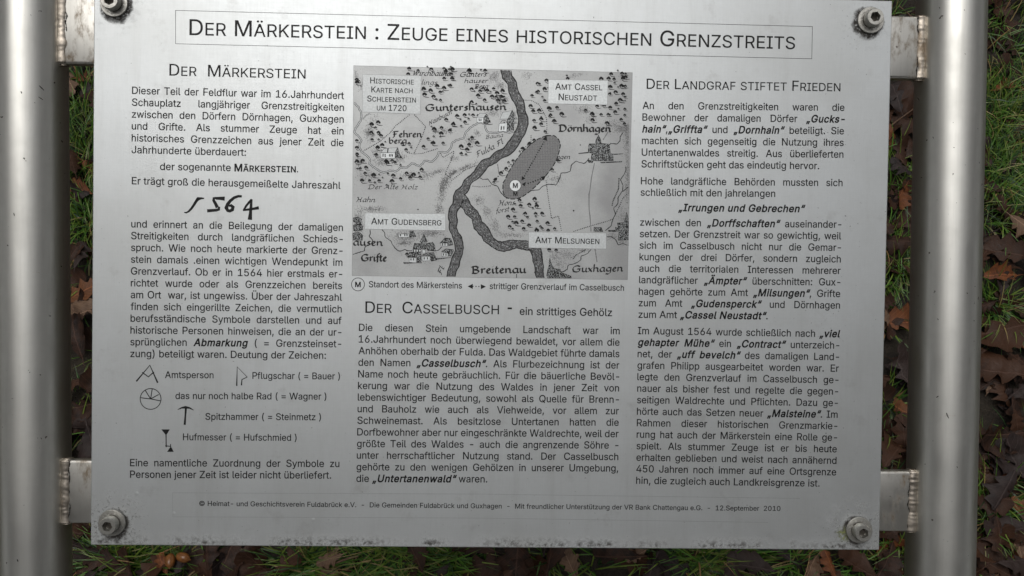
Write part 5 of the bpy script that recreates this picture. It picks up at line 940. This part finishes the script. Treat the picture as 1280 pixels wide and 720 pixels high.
k = Ink(17); k.circle(c[0], c[1], 7.1, .5); text(k, 'M', *G_([(648, 677), (697, 679)]), 5.8, bold=True); mbuild(k, 'map_marker_letter', 'ink')
# boundaries as rows of dots
k = Ink(9)
for pts in [A_([(580, 520), (430, 640), (385, 700)]) + E_([(380, 130), (270, 220), (105, 315)]), A_([(620, 520), (735, 640)]) + E_([(735, 70), (700, 170), (620, 335)]), E_([(545, 325), (620, 340), (700, 335), (860, 285)]), E_([(880, 325), (910, 375), (1020, 310), (1010, 360), (930, 540), (990, 580)]), E_([(990, 610), (1130, 500), (1250, 450)]),
            B_([(750, 378), (830, 380), (910, 420), (950, 490), (985, 560), (990, 640), (985, 715)]), J_([(980, 40), (1000, 200), (1035, 425), (1105, 400), (1135, 553)]), K_([(610, 556), (800, 495), (960, 450), (1010, 430), (1070, 310), (1110, 220), (1168, 165)]), G_([(240, 660), (320, 670), (430, 658)])]: k.dots(pts, 1.15, 2.35)
k.dots(K_([(1070, 20), (1065, 130), (1010, 250), (1000, 300)]), 1.5, 2.0); k.dots(G_([(830, 150), (830, 220), (740, 300)]), 1.1, 2.4); k.dots(G_([(640, 440), (560, 500), (460, 610)]), 1.5, 3.0); k.dots(O_([(740, 335), (640, 390), (610, 430)]), 1.3, 2.0)
mbuild(k, 'map_dotted_borders', 'mapink')
# wood signs: little bushes with a cast shadow stroke
k = Ink(9)
def bush(p, s=1.0):
    x, y = p; s *= 1 if x < 783 else .8; x = min(x, 787.5 - (y - 90) * .0236 - 5.5); x = max(x, 446); s *= rr.uniform(.72, 1.12) / 8
    j = lambda a, b: (x + (a + rr.uniform(-2.5, 2.5)) * s, y + (b + rr.uniform(-2.5, 2.5)) * s)
    k.poly([j(-20, 2), j(-10, -12), j(-2, -20), j(8, -21), j(17, -12), j(22, 0), j(14, 7), j(8, -2), j(-2, 0), j(-10, 4)])
    k.stroke([j(-22, 4), j(-12, -14), j(2, -20), j(16, -8), j(22, 6)], [4 * s, 10 * s, 13 * s, 13 * s, 7 * s])
    k.stroke([j(4, -14), j(12, -2), j(6, 10)], [12 * s, 13 * s, 5 * s]); k.stroke([j(-8, 4), j(-6, 16), j(10, 22), j(46, 22)], [5 * s, 7 * s, 8 * s, 4 * s])
    k.stroke([j(-16, -2), j(-4, 4)], 3 * s)
bush_at = [
 (A_, [(570, 65), (560, 120), (660, 85), (920, 165), (1000, 165), (980, 235), (850, 240), (920, 260), (715, 270), (785, 285), (880, 300), (725, 325), (815, 345), (885, 380), (935, 95), (990, 120), (790, 70), (920, 65), (1000, 75), (1170, 85), (1050, 540), (1125, 530), (1210, 530), (940, 575), (1010, 620), (1130, 600), (820, 670), (195, 625), (260, 605), (40, 175), (50, 205)]),
 (B_, [(235, 270), (300, 335), (365, 380), (235, 400), (390, 285), (455, 265), (440, 345), (490, 310), (545, 290), (500, 385), (560, 390), (530, 350), (480, 350), (320, 290), (350, 265), (170, 600), (370, 85), (45, 70), (210, 90), (895, 215), (965, 270), (900, 295), (840, 335), (985, 185), (965, 385), (1010, 465), (1090, 455), (1025, 530), (1135, 520), (1060, 590), (825, 440), (850, 490), (910, 485), (860, 585), (930, 570), (930, 620), (865, 660), (970, 695)]),
 (D_, [(990, 120), (1020, 170), (965, 165), (1110, 165), (1180, 150), (1100, 115), (1160, 118), (980, 250), (1095, 240), (1155, 240), (975, 320), (1035, 300), (1110, 320), (1182, 350), (1080, 380), (1040, 415), (850, 440), (920, 435), (980, 455), (1030, 500), (1145, 470), (735, 480), (800, 520), (890, 525), (960, 525), (1090, 575), (1182, 530), (805, 580), (950, 610), (1160, 615), (555, 165), (890, 168)]),
 (E_, [(190, 130), (265, 130), (200, 200), (290, 160), (40, 210), (30, 280), (50, 345), (45, 420), (105, 410), (80, 490), (140, 480), (100, 610), (175, 610), (215, 555), (270, 610), (130, 535), (410, 560), (400, 615), (485, 590), (545, 535), (615, 550), (580, 580), (680, 575), (695, 500), (715, 270), (760, 190), (810, 235), (910, 235), (820, 95), (895, 80), (890, 140), (975, 110), (1010, 45), (500, 240), (570, 240), (540, 300), (1200, 180), (1250, 235), (1090, 270), (1170, 250), (1150, 300), (1090, 340), (300, 255), (255, 280), (240, 350), (340, 415), (400, 410), (350, 430), (430, 425)]),
 (J_, [(865, 235), (810, 290), (885, 305), (715, 245), (725, 300), (650, 340), (770, 380), (875, 380), (940, 380), (600, 410), (665, 410), (740, 455), (680, 475), (890, 455), (995, 475), (810, 495), (615, 510), (755, 530), (940, 525), (1065, 530), (885, 548), (1000, 548)]),
 (N_, [(1010, 340), (1080, 345)]), (G_, [(860, 205), (745, 290), (650, 410), (580, 490), (530, 535), (470, 600), (815, 245), (240, 180), (1100, 410), (1040, 500), (400, 20)]), (L_, [(30, 60), (80, 90), (45, 120), (550, 385)])]
for f, pts in bush_at:
    for p in f(pts):
        bush(p)
        if rr.random() < .5: bush((p[0] + rr.uniform(-7, 7), p[1] + rr.uniform(-5, 5)), .55)
mbuild(k, 'map_woods', 'mapink')
# houses, churches and castles
kd = Ink(11); kw = Ink(9); kh = Ink(10)
kr = Ink(13)
def dark(f, *polys):
    for p in polys:
        P = f(p); kd.poly(P); xs = [u[0] for u in P]; ys = [u[1] for u in P]
        for _ in range(int((max(xs) - min(xs)) * (max(ys) - min(ys)) * .9)):
            x, y = rr.uniform(min(xs), max(xs)), rr.uniform(min(ys), max(ys)); th = R(rr.choice([80, 85, 95, 10, 50])); l = rr.uniform(.6, 1.8); e = (x + l * math.cos(th), y + l * math.sin(th))
            if inside((x, y), P) and inside(e, P): kr.stroke([(x, y), e], rr.uniform(.22, .42))
        for i in range(len(P)):          # ragged pen outline
            if rr.random() < .7: u, w = Vector(P[i - 1]), Vector(P[i]); kd.stroke([u + Vector((rr.uniform(-.4, .4), rr.uniform(-.4, .4))), w + Vector((rr.uniform(-.4, .4), rr.uniform(-.4, .4)))], .6)
def light(f, *polys):
    for p in polys: kw.poly(f(p)); kd.stroke(f(p), .5, closed=True)
def grey(f, *polys):
    for p in polys: kh.poly(f(p)); kd.stroke(f(p), .5, closed=True)
light(E_, [(290, 328), (430, 328), (430, 383), (290, 383)]); grey(E_, [(320, 285), (455, 275), (430, 328), (290, 325)]); dark(E_, [(432, 328), (456, 278), (474, 330), (505, 383), (432, 383)], [(305, 340), (316, 340), (316, 368), (305, 368)], [(326, 340), (337, 340), (337, 368), (326, 368)], [(374, 344), (384, 344), (384, 366), (374, 366)], [(396, 344), (406, 344), (406, 366), (396, 366)], [(358, 285), (366, 285), (362, 328), (356, 328)])
light(B_, [(288, 548), (356, 552), (352, 604), (290, 598)], [(512, 612), (592, 606), (588, 690), (505, 690)]); grey(B_, [(288, 546), (318, 508), (382, 512), (358, 552)], [(518, 570), (545, 500), (640, 482), (600, 566)]); dark(B_, [(358, 556), (384, 514), (410, 570), (400, 620), (356, 610)], [(598, 566), (642, 482), (662, 530), (655, 676), (590, 690)], [(308, 560), (314, 560), (314, 584), (308, 584)], [(328, 562), (334, 562), (334, 586), (328, 586)], [(530, 640), (538, 640), (538, 672), (530, 672)], [(556, 640), (564, 640), (564, 672), (556, 672)], [(656, 560), (690, 562), (656, 572)], [(650, 600), (695, 604), (650, 610)])
kd.stroke(B_([(525, 606), (540, 582), (562, 578), (584, 588), (590, 606)]), .6); kd.disc(*B_([(562, 600)])[0], .9, 8)
dark(H_, [(770, 236), (832, 236), (838, 205), (862, 150), (888, 205), (890, 236), (975, 240), (985, 325), (1015, 345), (1015, 408), (845, 412), (790, 400), (795, 330), (760, 325), (760, 270)]); dark(H_, [(760, 400), (810, 412), (800, 430), (770, 425)], [(880, 420), (1095, 412), (1095, 420), (890, 432)], [(665, 335), (760, 322), (760, 330)], [(1010, 338), (1110, 340), (1010, 350)])
light(H_, [(792, 408), (795, 360), (808, 340), (822, 360), (826, 408)], [(905, 408), (908, 362), (922, 342), (938, 362), (942, 408)], [(848, 316), (852, 285), (872, 270), (890, 290), (888, 318)], [(905, 285), (914, 280), (916, 316), (907, 318)], [(930, 284), (940, 280), (940, 316), (931, 318)], [(762, 318), (768, 280), (784, 262), (790, 300), (786, 318)], [(850, 225), (870, 222), (872, 255), (852, 258)])
dark(L_, [(680, 255), (716, 182), (755, 255), (745, 262), (745, 330), (690, 330), (690, 262)], [(612, 330), (622, 272), (690, 275), (690, 335)], [(750, 268), (805, 262), (828, 300), (830, 350), (755, 345)], [(555, 412), (575, 365), (690, 360), (690, 470), (650, 470), (648, 412)], [(700, 395), (735, 370), (820, 365), (850, 440), (790, 450), (780, 400)], [(878, 270), (925, 222), (985, 225), (1010, 290), (960, 300), (955, 268)], [(890, 355), (940, 325), (1010, 335), (1020, 350), (990, 405), (965, 400), (960, 370)], [(515, 462), (700, 468), (520, 478)], [(840, 420), (985, 415), (850, 436)], [(575, 150), (610, 150), (640, 210), (580, 215)])
light(L_, [(605, 335), (690, 335), (688, 362), (600, 362)], [(572, 415), (645, 418), (642, 468), (572, 462)], [(700, 405), (780, 405), (780, 448), (702, 448)], [(888, 272), (955, 272), (955, 302), (890, 300)], [(898, 368), (960, 372), (958, 408), (900, 404)], [(460, 182), (570, 180), (570, 212), (470, 214)], [(700, 345), (715, 332), (735, 345), (735, 370), (705, 370)])
for x, y in ((615, 345), (640, 345), (665, 345), (590, 430), (615, 430), (722, 420), (755, 420), (905, 282), (930, 282), (915, 382), (940, 384), (484, 190), (528, 188), (550, 188)): kd.poly(L_([(x - 5, y - 8), (x + 5, y - 8), (x + 5, y + 14), (x - 5, y + 14)]))
dark(L_, [(15, 90), (50, 80), (100, 95), (105, 140), (20, 150)], [(10, 170), (70, 160), (110, 200), (100, 245), (12, 245)], [(12, 20), (60, 10), (100, 30), (90, 70), (15, 60)]); light(L_, [(14, 95), (34, 95), (34, 130), (14, 130)], [(12, 180), (30, 180), (30, 225), (12, 225)])
dark(K_, [(1055, 468), (1115, 465), (1130, 430), (1147, 360), (1160, 430), (1165, 470), (1165, 640), (1060, 640), (1070, 560)], [(818, 512), (895, 512), (910, 556), (822, 556)], [(960, 545), (1050, 540), (1050, 556), (965, 558)], [(1035, 510), (1060, 520), (1060, 560), (1040, 540)])
kw.circle(*K_([(1150, 525)])[0], 1.5, .7, 12); kw.stroke(K_([(1070, 570), (1085, 600), (1075, 640)]), .8)
dark(O_, [(362, 525), (372, 470), (380, 425), (400, 490), (420, 525), (478, 530), (485, 560), (595, 600), (595, 622), (355, 622), (345, 590)]); light(O_, [(375, 595), (390, 585), (400, 600), (395, 618), (375, 618)], [(428, 560), (436, 560), (434, 618), (424, 618)], [(450, 570), (462, 570), (470, 615), (455, 618)], [(485, 570), (500, 575), (500, 600), (486, 600)], [(505, 580), (560, 600), (505, 600)])
kd.stroke(N_([(685, 580), (685, 618)]), .9); kd.disc(*K_([(616, 347)])[0], 1.1, 8); kd.disc(*I_([(660, 334)])[0], .9, 8); kd.disc(*H_([(683, 250)])[0], .8, 8)
mbuild(kw, 'map_house_walls', 'card'); mbuild(kh, 'map_house_roofs', 'crease'); mbuild(kd, 'map_houses', 'mapink'); mbuild(kr, 'map_house_hatching', 'crease')

# old hand lettering, written with a broad nib: strokes on a grid, x-height 1
NIB = {
 'a': (.85, [[(.6, .95), (.3, 1), (.08, .6), (.15, .1), (.4, 0), (.62, .3)], [(.65, 1), (.62, .15), (.78, 0)]]),
 'b': (.8, [[(.1, 1.75), (.12, .1), (.4, 0), (.65, .35), (.6, .85), (.35, 1), (.15, .8)]]),
 'c': (.65, [[(.55, .85), (.35, 1), (.1, .6), (.15, .1), (.4, 0), (.58, .15)]]),
 'd': (.8, [[(.6, .9), (.3, 1), (.08, .5), (.2, 0), (.5, .05), (.65, .4), (.62, 1.75)]]),
 'e': (.68, [[(.12, .5), (.5, .65), (.45, .95), (.25, 1), (.08, .5), (.2, .05), (.4, 0), (.58, .18)]]),
 'f': (.5, [[(.55, 1.65), (.35, 1.8), (.22, 1.4), (.2, -.3)], [(.0, 1), (.45, 1)]]),
 'g': (.85, [[(.6, .9), (.3, 1), (.08, .6), (.2, .1), (.5, .1), (.62, .4)], [(.68, 1), (.66, -.3), (.4, -.65), (.05, -.5)]]),
 'h': (.85, [[(.1, 1.8), (.12, 0)], [(.12, .75), (.4, 1), (.62, .8), (.62, .1), (.78, 0)]]),
 'i': (.4, [[(.12, 1), (.14, .1), (.32, 0)], [(.14, 1.4), (.2, 1.45)]]),
 'k': (.75, [[(.1, 1.8), (.12, 0)], [(.6, 1), (.15, .5), (.65, 0)]]),
 'l': (.4, [[(.12, 1.8), (.14, .1), (.32, 0)]]),
 'm': (1.25, [[(.0, .9), (.12, 1), (.12, 0)], [(.12, .8), (.4, 1), (.52, .8), (.52, 0)], [(.52, .8), (.8, 1), (.95, .8), (.95, .1), (1.12, 0)]]),
 'n': (.85, [[(.0, .9), (.12, 1), (.12, 0)], [(.12, .75), (.4, 1), (.6, .8), (.6, .1), (.78, 0)]]),
 'o': (.78, [[(.35, 1), (.08, .6), (.12, .1), (.38, 0), (.65, .4), (.58, .9), (.35, 1)]]),
 'r': (.6, [[(.0, .9), (.14, 1), (.14, 0)], [(.14, .75), (.35, 1), (.52, .9)]]),
 's': (.6, [[(.5, .88), (.3, 1), (.1, .8), (.45, .3), (.35, .02), (.05, .1)]]),
 't': (.5, [[(.18, 1.5), (.16, .1), (.4, 0)], [(.0, 1), (.42, 1)]]),
 'u': (.85, [[(.0, .9), (.12, 1), (.14, .15), (.35, 0), (.58, .25)], [(.6, 1), (.6, .1), (.78, 0)]]),
 'w': (1.1, [[(.0, .9), (.1, 1), (.25, 0), (.5, .9), (.65, 0), (.95, 1)]]),
 'x': (.7, [[(.05, 1), (.55, 0)], [(.6, 1), (.0, -.1)]]),
 'z': (.65, [[(.08, .95), (.55, .95), (.1, .05), (.58, .05)]]),
 'G': (1.25, [[(1.0, 1.3), (.7, 1.55), (.25, 1.4), (.05, .8), (.2, .15), (.6, 0), (1.0, .2), (1.0, .75)], [(.65, .75), (1.1, .75)]]),
 'D': (1.3, [[(.25, 1.5), (.27, 0)], [(.0, 1.35), (.3, 1.52), (.8, 1.45), (1.1, .9), (1.0, .25), (.6, 0), (.05, .05)]]),
 'B': (1.1, [[(.2, 1.5), (.22, 0)], [(.0, 1.4), (.5, 1.55), (.8, 1.3), (.7, .9), (.25, .8), (.75, .7), (.9, .3), (.6, 0), (.05, .05)]]),
 'F': (1.0, [[(.3, 1.4), (.28, .0), (.05, -.05)], [(.0, 1.3), (.3, 1.5), (.95, 1.5)], [(.1, .8), (.65, .8)]]),
 'H': (1.3, [[(.0, 1.3), (.15, 1.5), (.35, 1.2), (.35, .2), (.1, -.1)], [(.95, 1.5), (.85, .2), (1.1, 0)], [(.35, .75), (.9, .75)]]),
 'A': (1.1, [[(.0, .05), (.3, .3), (.65, 1.5), (.8, .3), (1.0, 0)], [(.3, .55), (.8, .55)]]),
 'W': (1.5, [[(.0, 1.3), (.2, 1.5), (.35, 0), (.7, 1.4), (.85, 0), (1.35, 1.5)]]),
 'L': (.9, [[(.6, 1.4), (.35, 1.5), (.3, .6), (.1, .05), (.45, .1), (.8, 0)]]),
 'N': (1.2, [[(.05, 0), (.25, 1.4), (.8, .05), (.95, 1.5), (1.15, 1.4)]]),
 'J': (.7, [[(.15, 1.4), (.6, 1.5), (.45, .3), (.1, -.2)]]),
}
kn = Ink(11); knl = Ink(11)
def pen(s, a, b, xh, nib=.22, slant=0, ink=None, jit=.03):
    """hand lettering from photo point a to b, x-height xh px"""
    ink = ink or kn; A = Vector(a); B = Vector(b); ex = (B - A).normalized(); ey = Vector((ex.y, -ex.x))
    tot = sum(.4 if c == ' ' else NIB[{'ö': 'o', 'ä': 'a', 'ü': 'u'}.get(c, c)][0] if c not in ':.' else .3 for c in s); q = (B - A).length / tot; x = 0
    na = R(38); nv = ex * math.cos(na) * nib * xh * .58 + ey * math.sin(na) * nib * xh * .58; thin = nib * xh * .2
    for c in s:
        if c == ' ': x += .4; continue
        if c in ':.':
            for h in ((.1, .7) if c == ':' else (.1,)): p = A + ex * (x + .1) * q + ey * h * xh; ink.disc(p.x, p.y, nib * xh * .45, 6)
            x += .3; continue
        uml = c in 'öäü'; c = {'ö': 'o', 'ä': 'a', 'ü': 'u'}.get(c, c); adv, st = NIB[c]
        for pl in st:
            P = [A + ex * ((x + u) * q + slant * v * xh) + ey * (v * xh) for u, v in pl]; P = resample(P, len(P) * 3)
            P = [p + Vector((rr.uniform(-jit, jit), rr.uniform(-jit, jit))) for p in P]
            for p0, p1 in zip(P, P[1:]):
                d = (p1 - p0).normalized(); m = nv.copy(); mm = Vector((-d.y, d.x)) * thin
                if m.dot(mm) < 0: mm = -mm
                m += mm; ink.poly([p0 - m, p1 - m, p1 + m, p0 + m])
        if uml:
            for u in (.2, .5): p = A + ex * ((x + u) * q + slant * 1.35 * xh) + ey * 1.35 * xh; ink.disc(p.x, p.y, nib * xh * .4, 6)
        x += adv
pen('Guntershausen', *[A_([(735, 485)])[0], B_([(588, 475)])[0]], 5.2, .30)
pen('Dörnhagen', *D_([(465, 690), (992, 695)]), 5.4, .30)
pen('Breitenau', *N_([(235, 575), (785, 568)]), 5.8, .28)
pen('Guxhagen', *O_([(600, 562), (1112, 552)]), 5.2, .27, .12)
pen('Grifte', *L_([(92, 450), (352, 453)]), 5.4, .30)
pen('ausen', *L_([(10, 293), (312, 297)]), 5.2, .28)
pen('Fehren', *E_([(405, 172), (702, 172)]), 4.8, .28); pen('berg', *E_([(370, 235), (552, 232)]), 4.4, .28)
pen('Hahn.', *I_([(35, 258), (245, 262)]), 3.9, .2, .35); pen('Der Alte Holz', *I_([(155, 130), (655, 132)]), 3.6, .2, .35)
pen('Fulda', *G_([(290, 372), (470, 285)]), 4.2, .2, .3); pen('Fl:', *G_([(495, 265), (568, 228)]), 3.9, .22, .3)
pen('Bauna', *G_([(375, 190), (552, 168)]), 3.0, .2, .35); pen('Wirchbauna', *A_([(600, 132), (985, 134)]), 4.0, .22, .35); pen('lings', *A_([(690, 220), (850, 224)]), 3.6, .2, .35)
pen('Gunters:', *B_([(115, 145), (400, 140)]), 3.8, .22, .35); pen('häuser', *B_([(160, 205), (398, 203)]), 3.3, .22, .35); pen('Berg', *B_([(262, 262), (400, 258)]), 3.4, .22, .35)
pen('Nainbusch', *A_([(772, 632), (1000, 512)]), 3.5, .2, .35)
pen('Hons', *J_([(500, 295), (665, 290)]), 4.2, .2, .35); pen('forst', *J_([(478, 375), (612, 352)]), 3.8, .2, .35); pen('agen', *H_([(440, 388), (582, 388)]), 3.3, .22, .3); pen('Fl:', *L_([(890, 590), (930, 505)]), 3.8, .25, .3)
mbuild(kn, 'map_place_names', 'mapink')
# caption patches
def patch(quad, mat, lines, capx):
    a = Ink(19); a.poly(quad); o = a.build('map_caption', mat, plate)
    e = Ink(21); e.stroke(quad, .35, closed=True); e.build('map_caption_edge', 'hatch', plate)
    tx = Ink(23)
    for s, p, q2 in lines: text(tx, s, p, q2, capx)
    tx.build('map_caption_text', 'ink2', plate)
patch(A_([(108, 120), (692, 135), (683, 517), (103, 497)]), 'card_dark', [('^Historische^', *A_([(182, 209), (618, 222)])), ('^Karte nach^', *A_([(193, 300), (606, 310)])), ('^Schleenstein^', *A_([(152, 390), (640, 402)])), ('^um 1720^', *A_([(248, 480), (545, 488)]))], 7.2)
patch(D_([(365, 172), (960, 182), (952, 425), (360, 412)]), 'card', [('^Amt Cassel^', *D_([(432, 272), (902, 280)])), ('^Neustadt^', *D_([(465, 377), (850, 385)]))], 8.0)
patch(I_([(132, 370), (935, 378), (935, 545), (128, 530)]), 'card', [('^Amt Gudensberg^', *I_([(192, 483), (895, 495)]))], 8.0)
patch(K_([(168, 560), (942, 570), (942, 730), (166, 718)]), 'card', [('^Amt Melsungen^', *K_([(232, 670), (873, 681)]))], 8.0)


# ------------------------------------------------------------------ water drop under the upper right bracket
p = PX(1162, 101.5, -.006); w = ORG + WT @ p
Vd, Fd = lathe([(.0001, -.0026), (.0013, -.0022), (.0021, -.001), (.0023, .0002), (.0018, .0014), (.0009, .0024), (.0002, .0031)], 20)
dm = mesh_of('water_drop', Vd, Fd, True); dm.materials.append(M['water'])
o = bpy.data.objects.new('water_drop', dm); C.objects.link(o); o.location = w
o['label'] = 'clear water drop hanging off the weld of the upper right bracket'; o['category'] = 'water drop'
